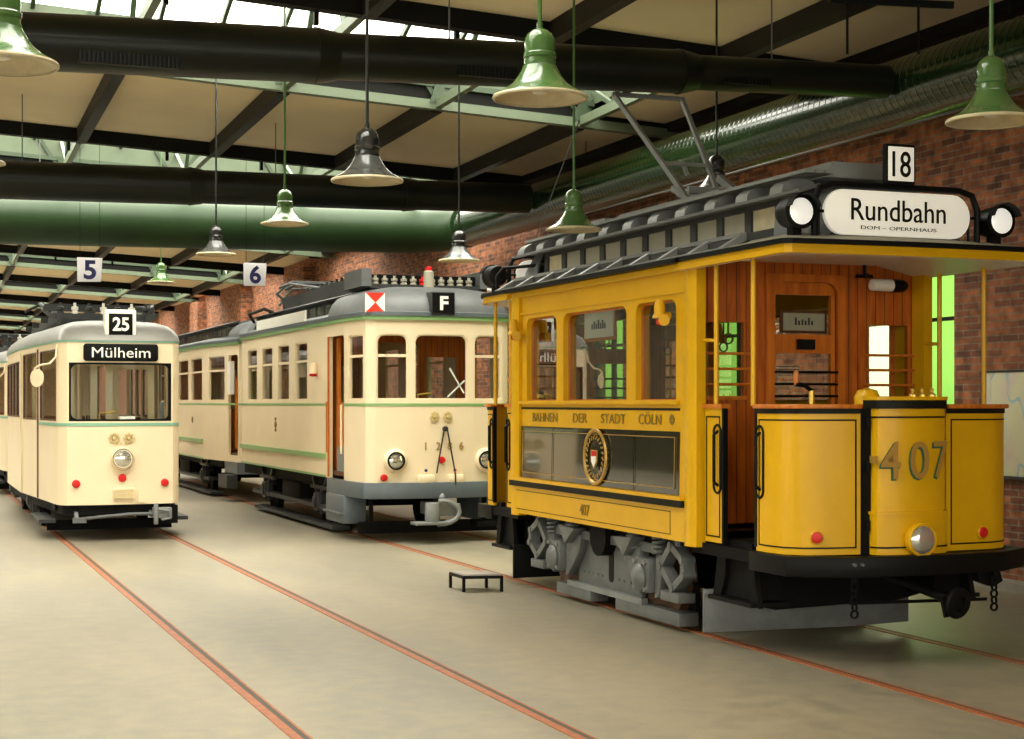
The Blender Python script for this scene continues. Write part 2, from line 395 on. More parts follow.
def lettering(txt, origin, xdir, w=None, h=None, m='black', parent=None, bold=0.0, ext=.003, name='lettering', align='CENTER', up=(0, 0, 1)):
    c = bpy.data.curves.new('t', 'FONT'); c.body = txt; c.size = 1; c.extrude = .01; c.offset = bold; c.resolution_u = 4
    t = bpy.data.objects.new('t', c); COL.objects.link(t)
    dg = bpy.context.evaluated_depsgraph_get(); me = bpy.data.meshes.new_from_object(t.evaluated_get(dg))
    COL.objects.unlink(t); bpy.data.objects.remove(t)
    xs = [v.co.x for v in me.vertices]; ys = [v.co.y for v in me.vertices]
    x0, x1, y0, y1 = min(xs), max(xs), min(ys), max(ys)
    sy = h / (y1 - y0) if h else w / (x1 - x0); sx = w / (x1 - x0) if w else sy
    X = Vector(xdir).normalized(); U = Vector(up).normalized(); N = X.cross(U)
    o_ = ORIG[parent.name] if parent else Vector((0, 0, 0)); O = Vector(origin)
    for v in me.vertices:
        a = (v.co.x - (x0 + x1) / 2) * sx; b = (v.co.y - (y0 + y1) / 2) * sy
        v.co = O + X * a + U * b + N * (ext if v.co.z > 0 else -.001) - o_
    me.materials.clear(); me.materials.append(M[m]); me.name = name
    o = bpy.data.objects.new(name, me); COL.objects.link(o); o.parent = parent; ORIG[o.name] = o_
    return o
# ================================================================== THE HALL
XW0, XW1 = -18.0, 10.3            # inside faces of the side walls
YF, YB = -7.0, 106.0             # front and end of the hall
def zr(x): return 6.25 - .05 * x # the roof falls gently towards the brick wall
def slab(mb, x0, x1, y0, y1, dz0, dz1):
    return mb.add([(x0, y0, zr(x0) + dz0), (x1, y0, zr(x1) + dz0), (x1, y1, zr(x1) + dz0), (x0, y1, zr(x0) + dz0),
                   (x0, y0, zr(x0) + dz1), (x1, y0, zr(x1) + dz1), (x1, y1, zr(x1) + dz1), (x0, y1, zr(x0) + dz1)],
                  [(0, 3, 2, 1), (4, 5, 6, 7), (0, 1, 5, 4), (1, 2, 6, 5), (2, 3, 7, 6), (3, 0, 4, 7)])
def struct(o): o['kind'] = 'structure'; return o

struct(MB().box(XW0 - .3, XW1 + .3, YF - .3, YB + .3, -.3, 0).build('floor', 'floor'))
struct(MB().box(XW1 + .3, 60, YF - 20, YB + 20, -.4, -.12).build('ground_outside', 'lawn'))
# right wall with its windows; path runs away from the camera side so that its outside faces the hall
pw = [(XW1, YB), (XW1, YF)]
def wy(a, b, z0, z1): return (YB - b, YB - a, z0, z1)
WIN = [wy(13.98, 16.0, .9, 3.8), wy(17.9, 19.75, .9, 3.8), wy(22.2, 23.5, .9, 3.8)]
WIN_FAR = [wy(y, y + 1.7, .9, 3.8) for y in (36.0, 45.0, 53.5)]
struct(wall(pw, 0, 6.5, WIN + WIN_FAR).build('wall_right', 'brick', solid=.3))
for k, h in enumerate(WIN + WIN_FAR):
    fr = wall(pw, h[2], h[3], [(h[0] + .05, h[1] - .05, h[2] + .05, h[3] - .05)], off=-.12, s0=h[0], s1=h[1]).build('window_%d' % (k + 1), 'green_dark', solid=.07)
    struct(fr)
    mid = h[1] - 1.10 if k == 0 else (h[0] + h[1]) / 2
    b = MB()
    ym = YB - mid
    b.box(XW1 + .12, XW1 + .19, ym - .03, ym + .03, h[2], h[3])
    b.box(XW1 + .13, XW1 + .18, YB - h[1], YB - h[0], 2.72, 2.76)
    b.build('mullion', 'green_dark', fr)
    for (a, c, mt) in ((mid, h[1], 'pane_green'), (h[0], mid, 'pane_white' if k == 0 else 'pane_green')):
        wall(pw, h[2], h[3], off=-.15, s0=a, s1=c).build('window_pane', mt, fr)
    if k == 0:   # the narrow green strip at the far jamb of the white pane
        pass
pl_ = [(XW0, YF), (XW0, YB)]
WIN_ADDED = [(7.0 + 5.2 * k, 7.0 + 5.2 * k + 4.4, .9, 5.6) for k in range(3)]  # unseen windows, added to light the sides of the trams
struct(wall(pl_, 0, 7.2, WIN_ADDED).build('wall_left', 'plaster_olive', solid=.3))
for k, h in enumerate(WIN_ADDED):
    fr = struct(wall(pl_, h[2], h[3], [(h[0] + .07, h[1] - .07, h[2] + .07, h[3] - .07)], off=-.12, s0=h[0], s1=h[1]).build('window_%d' % (k + 20), 'green_dark', solid=.07))
    b = MB(); ym = YF + (h[0] + h[1]) / 2; b.box(XW0 - .19, XW0 - .12, ym - .03, ym + .03, h[2], h[3]).box(XW0 - .18, XW0 - .13, YF + h[0], YF + h[1], 3.2, 3.25); b.build('mullion', 'green_dark', fr)
    wall(pl_, h[2], h[3], off=-.15, s0=h[0], s1=h[1]).build('window_pane', 'glass', fr)
struct(MB().box(XW0 - .3, XW1 + .3, YB, YB + .3, 0, 7.2).build('wall_back', 'brick'))
# the front wall behind the camera: big glazed doors let daylight in
pf = [(XW1, YF), (XW0, YF)]
DO = [(.5 + 3.75 * k, .5 + 3.75 * k + 3.4, .12, 5.3) for k in range(7)]
struct(wall(pf, 0, 7.2, DO).build('wall_front', 'brick', solid=.3))
for k, h in enumerate(DO):
    d = struct(wall(pf, h[2], h[3], [(h[0] + .1, h[1] - .1, h[2] + .1, h[3] - .1)], off=-.1, s0=h[0], s1=h[1]).build('door_%d' % (k + 1), 'green_dark', solid=.08))
    x = XW1 - (h[0] + h[1]) / 2
    MB().box(x - .05, x + .05, YF - .2, YF - .1, h[2], h[3]).build('mullion', 'green_dark', d)
    wall(pf, h[2] + .08, h[3] - .08, off=-.14, s0=h[0] + .08, s1=h[1] - .08).build('door_pane', 'glass', d)
for k, y in enumerate((42.4, 50.7, 58.6)):
    struct(MB().box(XW1 - .32, XW1, y - .85, y + .85, 0, 5.5).build('wall_pier_%d' % (k + 1), 'brick'))
struct(MB().box(XW1 - .22, XW1, YF, YB, 0, .09).build('kerb', 'curb'))
struct(MB().box(XW1 - .05, XW1, -2, 13.1, 1.02, 1.02 + .06).build('trim_1', 'green_dark')) if False else None

# roof: boarded strips between glazed lanterns that run across the hall
PER, LAN = 9.8, 4.2
XL1 = 8.9                          # the lanterns stop short of the brick wall
lan = [16.0 + PER * k for k in range(-1, 9)]          # near edges of the lanterns
edges = [YF]
for y in lan: edges += [y, y + LAN]
edges.append(YB)
for k in range(0, len(edges), 2):
    y0, y1 = edges[k], edges[k + 1]
    if y1 - y0 > .05:
        struct(slab(MB(), XW0, XW1, y0, y1, .0, .14).build('ceiling', 'panel'))
raf = lambda k, y: 2.45 + 2.06 * k + (y - 16) * .02
for k in range(0, len(edges), 2):                     # rafters under the boards
    y0, y1 = edges[k], edges[k + 1]
    for j in range(-9, 4):
        xa, xb = raf(j, y0), raf(j, y1)
        if xa < XW0 + .2: continue
        struct(MB().bar((xa, y0, zr(xa) - .11), (xb, y1, zr(xb) - .11), .15, .22).build('roof_beam', 'rafter'))
struct(slab(MB(), XW1 - .30, XW1, YF, 41, -.12, 0).build('wall_beam', 'beam_dark'))
for i, y in enumerate(lan):
    XL1 = (10.0 if i >= 2 else 8.9) if i else 3.2             # unseen front lantern, cut short to keep its light off the tram front
    far = y + LAN
    # dark purlin on the near edge, pale green trussed girder on the far edge
    struct(slab(MB(), XW0, XW1, y - .14, y + .02, -.21, .14).build('purlin_beam', 'beam_dark'))
    struct(slab(MB(), XW0, XW1, y - .06, y + .02, .14, .62).build('lantern_wall', 'green_pale'))
    struct(slab(MB(), XW0, XW1, far, far + .06, .0, .52).build('lantern_wall', 'green_pale'))
    struct(slab(MB(), XW0, XW1, far - .12, far + .02, -.20, -.08).build('girder_beam', 'green_pale'))
    struct(slab(MB(), XW0, XW1, far - .04, far + .02, -.08, .10).build('girder_web_beam', 'beam_dark'))
    struct(slab(MB(), XW0, XW1, far - .10, far - .04, .10, .17).build('girder_beam', 'green_steel'))
    rid = y + LAN * .45
    struct(slab(MB(), XL1, XW1, y, far, .0, .14).build('ceiling', 'panel'))
    gl = MB()
    def Q(x, yy, dz): return (x, yy, zr(x) + dz)
    gl.add([Q(XW0, y, .62), Q(XL1, y, .62), Q(XL1, rid, 1.35), Q(XW0, rid, 1.35), Q(XL1, far, .52), Q(XW0, far, .52)], [(0, 1, 2, 3), (3, 2, 4, 5)])
    struct(gl.build('lantern_glazing', 'skyglass'))
    ge = MB()
    for x in (XW0, XL1): ge.add([Q(x, y, 0), Q(x, far, 0), Q(x, far, .52), Q(x, rid, 1.35), Q(x, y, .62)], [(0, 1, 2, 3, 4)])
    struct(ge.build('lantern_gable', 'green_pale'))
    n = int((XL1 - XW0 - .4) / .76)
    if True:
        if i >= 5: n = 0
        for q in range(n):
            x = XW0 + .5 + q * .76
            if i >= 2 and (x < 0 or q % 2): continue
            b = MB(); b.bar(Q(x, y, .58), Q(x, rid, 1.31), .05, .08).bar(Q(x, rid, 1.31), Q(x, far, .48), .05, .08)
            struct(b.build('glazing_beam', 'green_steel'))
            if q % 2 == 0: struct(MB().bar(Q(x + .2, y + .02, -.1), Q(x + .2, y + .02, -.34), .06, .05, up=(1, 0, 0)).build('roof_beam', 'beam_dark'))
        for j in range(-9, 4):                        # trussed rafters across the lantern
            xa, xb = raf(j, y), raf(j, far)
            if xa > XL1 or xa < XW0 + .3 or (i >= 2 and xb < -.5 + (i - 2) * .5): continue
            b = MB()
            b.bar(Q(xa, y, -.1), Q(xb, far, -.12), .09, .12)
            struct(b.build('truss_beam', 'green_pale'))
            b = MB(); xm = (xa + xb) / 2
            for t0, d0, t1, d1 in ((.0, .55, .22, -.08), (.22, -.08, .45, 1.25), (.45, 1.25, .72, -.08), (.72, -.08, 1.0, .45)):
                b.bar(Q(xa + (xb - xa) * t0, y + LAN * t0, d0), Q(xa + (xb - xa) * t1, y + LAN * t1, d1), .06, .06)
            struct(b.build('truss_brace_beam', 'green_steel'))
            b = MB()
            for sgn in (-1, 1):                       # V braces in the girder plane
                b.bar(Q(xb, far - .06, -.1), Q(xb + sgn * .38, far - .02, .48), .06, .06)
                b.bar(Q(xa, y + .06, -.12), Q(xa + sgn * .3, y + .1, .55), .05, .05)
            struct(b.build('truss_brace_beam', 'green_steel'))
            b = MB().prism([(xb - .14, zr(xb) - .12), (xb + .14, zr(xb) - .12), (xb + .05, zr(xb) + .14), (xb - .05, zr(xb) + .14)], far - .13, far - .11, 'Y')
            struct(b.build('gusset_beam', 'green_steel'))

# ---------------------------------------------------------------- ducts (things)
def duct(pts_r, label, m='green_dark', vents=()):
    o = thing('air_duct', pts_r[0][0], label, 'duct')
    k = 0
    for (p, q, r) in [(a[0], b[0], a[1]) for a, b in zip(pts_r, pts_r[1:])]:
        MB().cyl(p, q, r, n=28).build('duct_section', m, o)
    for (p, q, r), (p2, q2, r2) in zip([(a[0], b[0], a[1]) for a, b in zip(pts_r, pts_r[1:])], [(a[0], b[0], a[1]) for a, b in zip(pts_r[1:], pts_r[2:])]):
        d = (Vector(q) - Vector(p)).normalized()
        MB().cyl(Vector(q) - d * .03, Vector(q) + d * .16, r + .012, r2 + .008, n=28).build('reducer', m, o)
    for (x, z, w, y, r) in vents:
        v = MB(); v.box(x, x + w, y - r - .012, y - r + .06, z - .05, z + .05)
        vo = v.build('vent_grille', 'black', o)
        s = MB(); n = int(w / .035)
        for i in range(n): s.box(x + .01 + i * w / n, x + .01 + i * w / n + .012, y - r - .02, y - r - .01, z - .045, z + .045)
        s.build('grille_slat', 'green_dark', vo)
    return o
d1 = duct([((-12, 13.6, 4.42), .235), ((3.39, 13.6, 4.86), .205), ((6.91, 13.6, 4.98), .165), ((9.2, 13.6, 5.05), .165)],
     'dark green air duct nearest the front, crossing above the roof of the yellow tram',
     vents=((1.35, 4.665, .82, 13.6, .195), (4.62, 4.80, .55, 13.6, .18), (7.3, 4.93, .5, 13.6, .14)))
d2 = duct([((-12, 23.4, 4.77), .27), ((3.95, 23.4, 4.99), .245), ((7.2, 23.4, 5.02), .23), ((9.22, 23.4, 5.05), .23)],
     'second dark green air duct, crossing the hall above the cream F tram',
     vents=((.9, 4.93, .9, 23.4, .22), (3.95, 4.90, .9, 23.4, .19)))
o4 = thing('air_duct', (-6, 28, 4.9), 'wide green air duct with pale top, crossing the hall behind the dark ducts', 'duct')
MB().cyl((-6, 28, 4.8), (8.85, 28, 4.98), .40, n=36).build('duct_section', 'green_duct_matt', o4)
el = []
for k in range(9):
    t = PI / 2 * k / 8; el.append((8.85 + .75 * math.sin(t), 28 - .75 + .75 * math.cos(t), 4.98 + .07 * k / 8))
MB().tube(el, .385, n=32).build('duct_elbow', 'green_duct_matt', o4)
prof = []; yy = 27.25
o3 = thing('air_duct', (9.6, 10, 5.02), 'ribbed green spiral duct running along the brick wall just under the roof', 'duct')
sp = MB().cyl((9.6, 27.18, 5.02), (9.6, -6, 5.02), .35, n=36).build('wall_duct_section', 'green_duct', o3)
rb = MB(); y = 27.0
while y > 4:
    rb.shell([(.349, -.02), (.3535, -.006), (.3535, .006), (.349, .02)], (9.6, y, 5.02), (0, 1, 0), 36); y -= .115
rb.build('spiral_seam', 'green_duct', o3)
for y in (1, 8.5, 12.2, 22): MB().box(9.595, 9.605, y - .01, y + .01, 5.36, zr(9.6) + .0).build('hanger_strap', 'beam_dark', o3)
lab(MB().cyl((9.32, 22.5, 4.60), (9.32, -6, 4.60), .012).build('conduit_pipe', 'grey', o3), 'thin grey conduit pipe under the duct')
for x, y, zc, r in ((.9, 13.6, 4.79, .22), (4.6, 13.6, 4.9, .2), (7.9, 13.6, 5.0, .16)):
    MB().cyl((x, y, zc + r - .02), (x, y, zr(x)), .008, n=6).build('hanger_rod', 'grey', d1)
for x in (1.6, 5.2):
    MB().cyl((x, 23.4, 5.1), (x, 23.4, zr(x)), .008, n=6).build('hanger_rod', 'grey', d2)
for x, y in ((2.2, 28), (6.9, 28)):
    MB().cyl((x, 28, 5.2), (x, 28, 6.9), .008, n=6).build('hanger_rod', 'grey', o4)
hb = tag(MB().bar((8.1, 12.9, 5.61), (9.2, 12.5, 5.56), .05, .06).build('hanger_bar', 'black', loc=(8.1, 12.9, 5.6)), 'thin black steel bar under the ceiling boards by the brick wall, holding two rods', 'bar')
for t in (.15, .72):
    p = (8.1 + 1.1 * t, 12.9 - .4 * t, 5.58 - .05 * t)
    MB().cyl(p, (p[0], p[1], 5.1), .012, n=6).build('hanger_rod', 'black', hb)

# ---------------------------------------------------------------- tram rails set into the floor
for x, lb in ((2.03, 'rusty floor rail running out from under the left side of the Mülheim tram'),
              (3.48, 'rusty floor rail running out from under the right side of the Mülheim tram'),
              (5.97, 'rusty floor rail passing behind the stool and under the near wheels of the yellow tram'),
              (7.40, 'rusty floor rail nearest the brick wall, emerging from under the yellow tram')):
    r = tag(MB().box(x - .028, x + .028, YF + .4, YB - .4, -.05, .006).build('tram_rail', 'rust', loc=(x, YF + .4, 0)), lb, 'rail')
    MB().box(x + .028, x + .066, YF + .4, YB - .4, -.05, .003).build('groove', 'groove', r)
    MB().box(x + .066, x + .08, YF + .4, YB - .4, -.05, .005).build('guard_edge', 'rust', r)

# ---------------------------------------------------------------- bell lamps
def lamp(x, y, z, kind, label, s=1.0):
    o = thing('pendant_lamp', (x, y, z), label, 'lamp', 'bell lamps hanging from the roof')
    a, b = ('green_enamel', 'green_enamel') if kind == 'g' else ('black_enamel', 'smoke')
    sh = [(.240, 0), (.243, .010), (.222, .026), (.178, .050), (.140, .080), (.112, .115), (.092, .150), (.083, .170)]
    P = lambda pr: [(r * s, h * s) for r, h in pr]
    MB().shell(P(sh), (x, y, z), n=36).build('lamp_shade', b, o, solid=-.004)
    MB().shell(P([(r - .006, h - .001) for r, h in sh]), (x, y, z), n=36).build('shade_lining', 'cream_enamel', o)
    MB().shell(P([(.236, -.002), (.247, .0), (.250, .008), (.245, .018), (.236, .02)]), (x, y, z), n=36).build('rim', 'cream_enamel', o)
    MB().lathe(P([(.083, .166), (.086, .175), (.083, .19), (.080, .21), (.087, .218), (.087, .235), (.080, .243), (.081, .29), (.077, .318), (.064, .342), (.040, .360), (.016, .37), (.016, .40)]), (x, y, z), n=28).build('lamp_cap', a, o)
    MB().lathe(P([(.0, .02), (.035, .03), (.05, .06), (.04, .10), (.02, .14), (.02, .2)]), (x, y, z), n=18).build('bulb', 'white', o)
    top = zr(x) if not any(l < y < l + LAN for l in lan) else zr(x) + .9
    MB().cyl((x, y, z + .38 * s), (x, y, top), .012, n=8).build('rod', a, o)
    return o
for a in (
    (3.12, 7.75, 3.425, 'g', 'large green bell lamp before the dark duct, top centre of the photo'),
    (5.67, 7.36, 3.40, 'g', 'large green bell lamp hanging beside the 18 sign, before the dark brick wall'),
    (.43, 7.55, 3.36, 'g', 'large green bell lamp in the top left corner, before the dark duct'),
    (3.75, 16.44, 3.70, 'g', 'mid-size green bell lamp hanging above the number 6 sign'),
    (5.626, 13.16, 3.38, 'g', 'green bell lamp half hidden behind the clerestory roof of the yellow tram'),
    (3.0, 10.63, 3.36, 'b', 'black bell lamp with glossy grey shade, largest of the black ones, above the F tram'),
    (3.69, 20.0, 3.69, 'b', 'black bell lamp hanging between the number 5 and number 6 signs'),
    (6.2, 17.97, 3.52, 'b', 'small black bell lamp before lit bricks, behind the rear of the yellow tram'),
    (7.62, 14.2, 3.95, 'b', 'black bell lamp behind the yellow tram\'s roof gear, only its dome showing'),
    (4.42, 29.36, 4.02, 'g', 'far dark green bell lamp just right of the number 5 sign'),
    (.62, 14.72, 3.93, 'g', 'green bell lamp mostly cut off at the left edge, above the Mülheim tram'),
): lamp(*a)

# ---------------------------------------------------------------- hanging track numbers
for n, x, y, z, lb in (('5', 2.77, 25.7, 3.92, 'white square sign with a blue 5, hanging on wires above the Mülheim tram'), ('6', 5.50, 26.3, 3.97, 'white square sign with a blue 6, hanging beside the roof of the F tram')):
    o = thing('number_sign', (x, y, z), lb, 'sign')
    w, h = .19, .19
    bd = MB(); bd.prism([(x - w, z - h), (x + w * .9, z - h * .96), (x + w, z + h), (x - w * 1.02, z + h)], y - .012, y + .012, 'Y'); bd.build('sign_board', 'acrylic', o, bevel=.006)
    lettering(n, (x, y - .014, z), (1, 0, 0), w=.19, h=.30, m='blue', parent=o, bold=.03, name='numeral')
    for s in (-1, 1): MB().cyl((x + s * .15, y, z + h - .01), (x + s * .15, y, zr(x) + (.6 if 25.8 < y < 30 else 0)), .004, n=6).build('wire', 'black', o)

# ---------------------------------------------------------------- map on the wall, stool
o = thing('wall_map', (10.27, 12.2, 1.1), 'large pale printed map board on the brick wall beside the yellow tram', 'map')
MB().box(10.262, 10.29, 10.9, 13.46, 1.115, 2.15).build('map_board', 'map', o, bevel=.004)
b = MB(); b.box(10.255, 10.295, 10.88, 13.48, 2.145, 2.165).box(10.255, 10.295, 10.88, 13.48, 1.08, 1.115).box(10.255, 10.295, 13.46, 13.48, 1.1, 2.16).box(10.255, 10.295, 10.88, 10.9, 1.1, 2.16)
b.build('map_frame', 'dark_grey', o)
lab(MB().box(10.259, 10.264, 13.33, 13.46, 1.115, 2.15).build('margin_strip', 'sign_white', o), 'white margin of the map')
o = thing('step_stool', (5.3, 14.85, 0), 'low black-framed step stool with a grey top, alone on the floor beside the yellow tram', 'stool')
q = [(5.125, 14.715), (5.485, 14.625), (5.455, 14.975), (5.12, 15.10)]
MB().prism(q, .150, .172, 'Z').build('stool_top', 'table_top', o, bevel=.003)
fr = MB()
for a, c in zip(q, q[1:] + q[:1]): fr.bar((*a, .142), (*c, .142), .025, .03)
fr.build('stool_frame', 'black', o)
for (a, c) in q: MB().box(a - .013, a + .013, c - .013, c + .013, 0, .15).build('leg', 'black', o)
# ================================================================== YELLOW TRAM 407
XC, YC = 6.70, 12.92
T = thing('tram', (XC, YC, 0), 'yellow open-platform tram 407 with an 18 sign and white Rundbahn board', 'tram')
YA, YR = 11.05, 14.79                    # saloon ends
def flare(z):                            # lower side swells outwards towards the ledge
    if z > 1.72: return 0
    t = min((1.72 - z) / .66, 1); return .014 * t
for sd in (-1, 1):
    p = [(XC - 1.0, YR), (XC - 1.0, YA)] if sd < 0 else [(XC + 1.08, YA), (XC + 1.08, YR)]
    L = YR - YA
    def hy(a, b, z0, z1, *r, sd=sd): return ((YR - b, YR - a, z0, z1) if sd < 0 else (a - YA, b - YA, z0, z1)) + r
    Wn = [hy(11.29, 12.03, 1.86, 2.66, 0, .09), hy(12.21, 13.58, 1.86, 2.66, 0, .09), hy(13.745, 14.50, 1.86, 2.66, 0, .09)]
    wall(p, 1.83, 2.92, Wn).build('side_wall', 'yellow', T, solid=.05)
    for h in Wn:
        f = wall(p, h[2], h[3], [(h[0] + .016, h[1] - .016, h[2] + .012, h[3] - .016, 0, .08)], off=-.05, s0=h[0], s1=h[1]).build('window_frame', 'wood_orange', T, solid=.05)
        wall(p, h[2], h[3], off=-.065, s0=h[0] + .02, s1=h[1] - .02).build('window_pane', 'glass_refl', f)
    wall(p, 1.64, 1.83, flare=flare).build('letter_band', 'yellow', T, solid=.04)
    wall(p, 1.08, 1.64, flare=flare, nz=8, off=-.004).build('side_panel', 'yellow', T, solid=.03)
    pn = wall(p, 1.115, 1.615, flare=flare, nz=8, off=.004, s0=.16, s1=L - .17).build('polished_panel', 'dark_panel', T, solid=.008)
    lab(pn, 'dark polished side panel')
    ln = MB()
    for off, e in ((.012, .012), ):
        for (z0, z1, s0, s1) in ((1.165, 1.172, .22, L - .23), (1.565, 1.572, .22, L - .23), (1.165, 1.572, .22, .227), (1.165, 1.572, L - .237, L - .23)):
            wall(p, z0, z1, flare=flare, nz=5, off=.014, s0=s0, s1=s1, mb=ln)
    ln.build('gold_lining', 'gold', T, solid=.004)
    for s in (.98, L - .98): wall(p, 1.115, 1.615, flare=flare, nz=6, off=.013, s0=s, s1=s + .006).build('panel_joint', 'line_black', T, solid=.003)
    wall(p, .765, 1.03, off=.045).build('skirt', 'yellow', T, solid=.05)
    ln = MB()
    for (z0, z1, s0, s1) in ((.805, .811, .1, L - .25), (.985, .991, .1, L - .25), (.805, .991, .1, .106), (.805, .991, L - .256, L - .25)):
        wall(p, z0, z1, off=.048, s0=s0, s1=s1, mb=ln)
    ln.build('pinstripe', 'line_black', T, solid=.004)
    wall(p, 1.03, 1.085, off=.075, s0=-.0, s1=L - .01).build('ledge_strip', 'line_black', T, solid=.06)
    wall(p, 1.085, 1.115, off=.085, s0=0, s1=L - .01).build('ledge_moulding', 'yellow', T, solid=.07)
    wall(p, 1.78, 1.80, off=.006, s0=.0, s1=L - .17).build('belt_strip', 'line_black', T, solid=.01)
    wall(p, 1.83, 1.862, off=.035, s0=.0, s1=L - .17).build('window_sill', 'yellow', T, solid=.05)
    x = XC + (sd if sd < 0 else 1.08)
    # corner pilasters with rounded shafts
    for yy, e in ((YA - .06, 'a'), (YR - .06, 'b')):
        MB().prism([(x - sd * .05, yy - .10), (x + sd * .03, yy - .10), (x + sd * .055, yy - .05), (x + sd * .055, yy + .05), (x + sd * .03, yy + .09), (x - sd * .05, yy + .09)], .74, 2.92, 'Z').build('corner_post', 'yellow', T)
    wall(p, 2.70, 2.72, off=.016, s0=.05, s1=L - .05).build('cornice_moulding', 'yellow', T, solid=.02)
    wall(p, 2.868, 2.922, off=.05, s0=-.0, s1=L).build('cornice_moulding', 'yellow', T, solid=.06)
    # bullet-shaped side lamps
    for yy in (11.40, 14.62):
        o_ = MB(); o_.lathe([(.0, .10), (.03, .095), (.045, .05), (.045, -.02), (.055, -.03), (.06, -.05)], (x + sd * .09, yy, 2.56), n=16).cyl((x, yy, 2.53), (x + sd * .09, yy, 2.53), .03)
        o_.cyl((x + sd * .07, yy - .02, 2.50), (x + sd * .10, yy - .10, 2.49), .035, .045)
        so = o_.build('signal_lamp', 'yellow', T)
        MB().lathe([(.035, 0), (.03, -.04), (.0, -.05)], (x + sd * .085, yy, 2.50), n=12).build('red_lens', 'red', so)
xl = XC - 1.0
for tx, y0, w in (('BAHNEN', 14.02, .62), ('DER', 13.18, .32), ('STADT', 12.47, .50), ('CÖLN', 11.75, .42)):
    lettering(tx, (xl - .006, y0, 1.705 + (.012 if 'Ö' in tx else 0)), (0, -1, 0), w=w, h=.085 * (1.25 if 'Ö' in tx else 1), m='text_brown', parent=T, bold=.005)
lettering('407', (xl - .049, 12.98, .895), (0, -1, 0), w=.21, h=.10, m='text_brown', parent=T, bold=.01)
rs = MB()
for k in range(8):
    a = 2 * PI * k / 8; rs.cyl((xl - .004, 11.35 + .03 * math.cos(a), 1.71 + .03 * math.sin(a)), (xl - .010, 11.35 + .03 * math.cos(a), 1.71 + .03 * math.sin(a)), .014, n=8)
rs.build('rosette', 'text_brown', T)
# round coat-of-arms medallion on the polished panel
my, mz, mx = 12.79, 1.37, xl - .030
MB().shell([(.215, .0), (.225, .012), (.245, .012), (.252, .0)], (mx, my, mz), (-1, 0, 0), 40).build('medallion_ring', 'gold', T)
sh = MB().prism([(my - .065, mz + .06), (my + .065, mz + .06), (my + .065, mz - .04), (my, mz - .11), (my - .065, mz - .04)], mx - .004, mx - .014, 'X').build('shield', 'gold', T)
MB().prism([(my - .05, mz + .05), (my + .05, mz + .05), (my + .05, mz + .005), (my - .05, mz + .005)], mx - .013, mx - .018, 'X').build('shield_chief', 'red', sh)
MB().prism([(my - .05, mz + .005), (my + .05, mz + .005), (my + .05, mz - .035), (my, mz - .09), (my - .05, mz - .035)], mx - .013, mx - .018, 'X').build('shield_field', 'white', sh)
lf = MB()
for k in range(22):
    a = 2 * PI * k / 22
    lf.bar((mx - .006, my + .155 * math.cos(a), mz + .155 * math.sin(a)), (mx - .006, my + .19 * math.cos(a + .12), mz + .19 * math.sin(a + .12)), .014, .006, up=(1, 0, 0))
lf.build('medallion_wreath', 'gold', T)

# floor, inside ceiling, seats
bx('saloon_floor', 'wood_dark', T, XC - .96, XC + .96, YA, YR, .84, .90)
for sd in (-1, 1):
    b = MB(); y0, y1 = YA + .12, YR - .12; x0, x1 = sorted((XC + sd * .93, XC + sd * .52))
    b.box(x0, x1, y0, y1, 1.28, 1.34).box(x0 + (.0 if sd > 0 else .36), x1 - (.36 if sd > 0 else .0), y0, y1, .9, 1.28)
    x2, x3 = sorted((XC + sd * .94, XC + sd * .90)); b.box(x2, x3, y0, y1, 1.34, 1.82); b.build('bench', 'wood_plain', T)
    MB().cyl((XC + sd * .45, YA + .05, 2.62), (XC + sd * .45, YR - .05, 2.62), .014).build('strap_rail', 'brass', T)
    for k in range(6):
        y = YA + .4 + k * .58
        g = MB(); g.bar((XC + sd * .45, y, 2.61), (XC + sd * .45, y, 2.40), .02, .006)
        g.shell([(.035, -.006), (.047, -.006), (.047, .006), (.035, .006), (.035, -.006)], (XC + sd * .45, y, 2.36), (0, 1, 0), 14)
        g.build('hand_strap', 'seat_brown', T)
# notice board in the middle window
b = bx('notice_board', 'wood_orange', T, xl + .075, xl + .09, 12.60, 13.28, 2.39, 2.67)
MB().box(xl + .068, xl + .074, 12.63, 13.25, 2.42, 2.645).build('notice_sheet', 'white', b)
sc_ = MB()
for k in range(7): sc_.box(xl + .064, xl + .068, 12.79 + k * .045, 12.815 + k * .045, 2.495, 2.495 + (.05, .075, .05, .08, .05, .07, .045)[k])
sc_.build('faded_print', 'dark_grey', b)

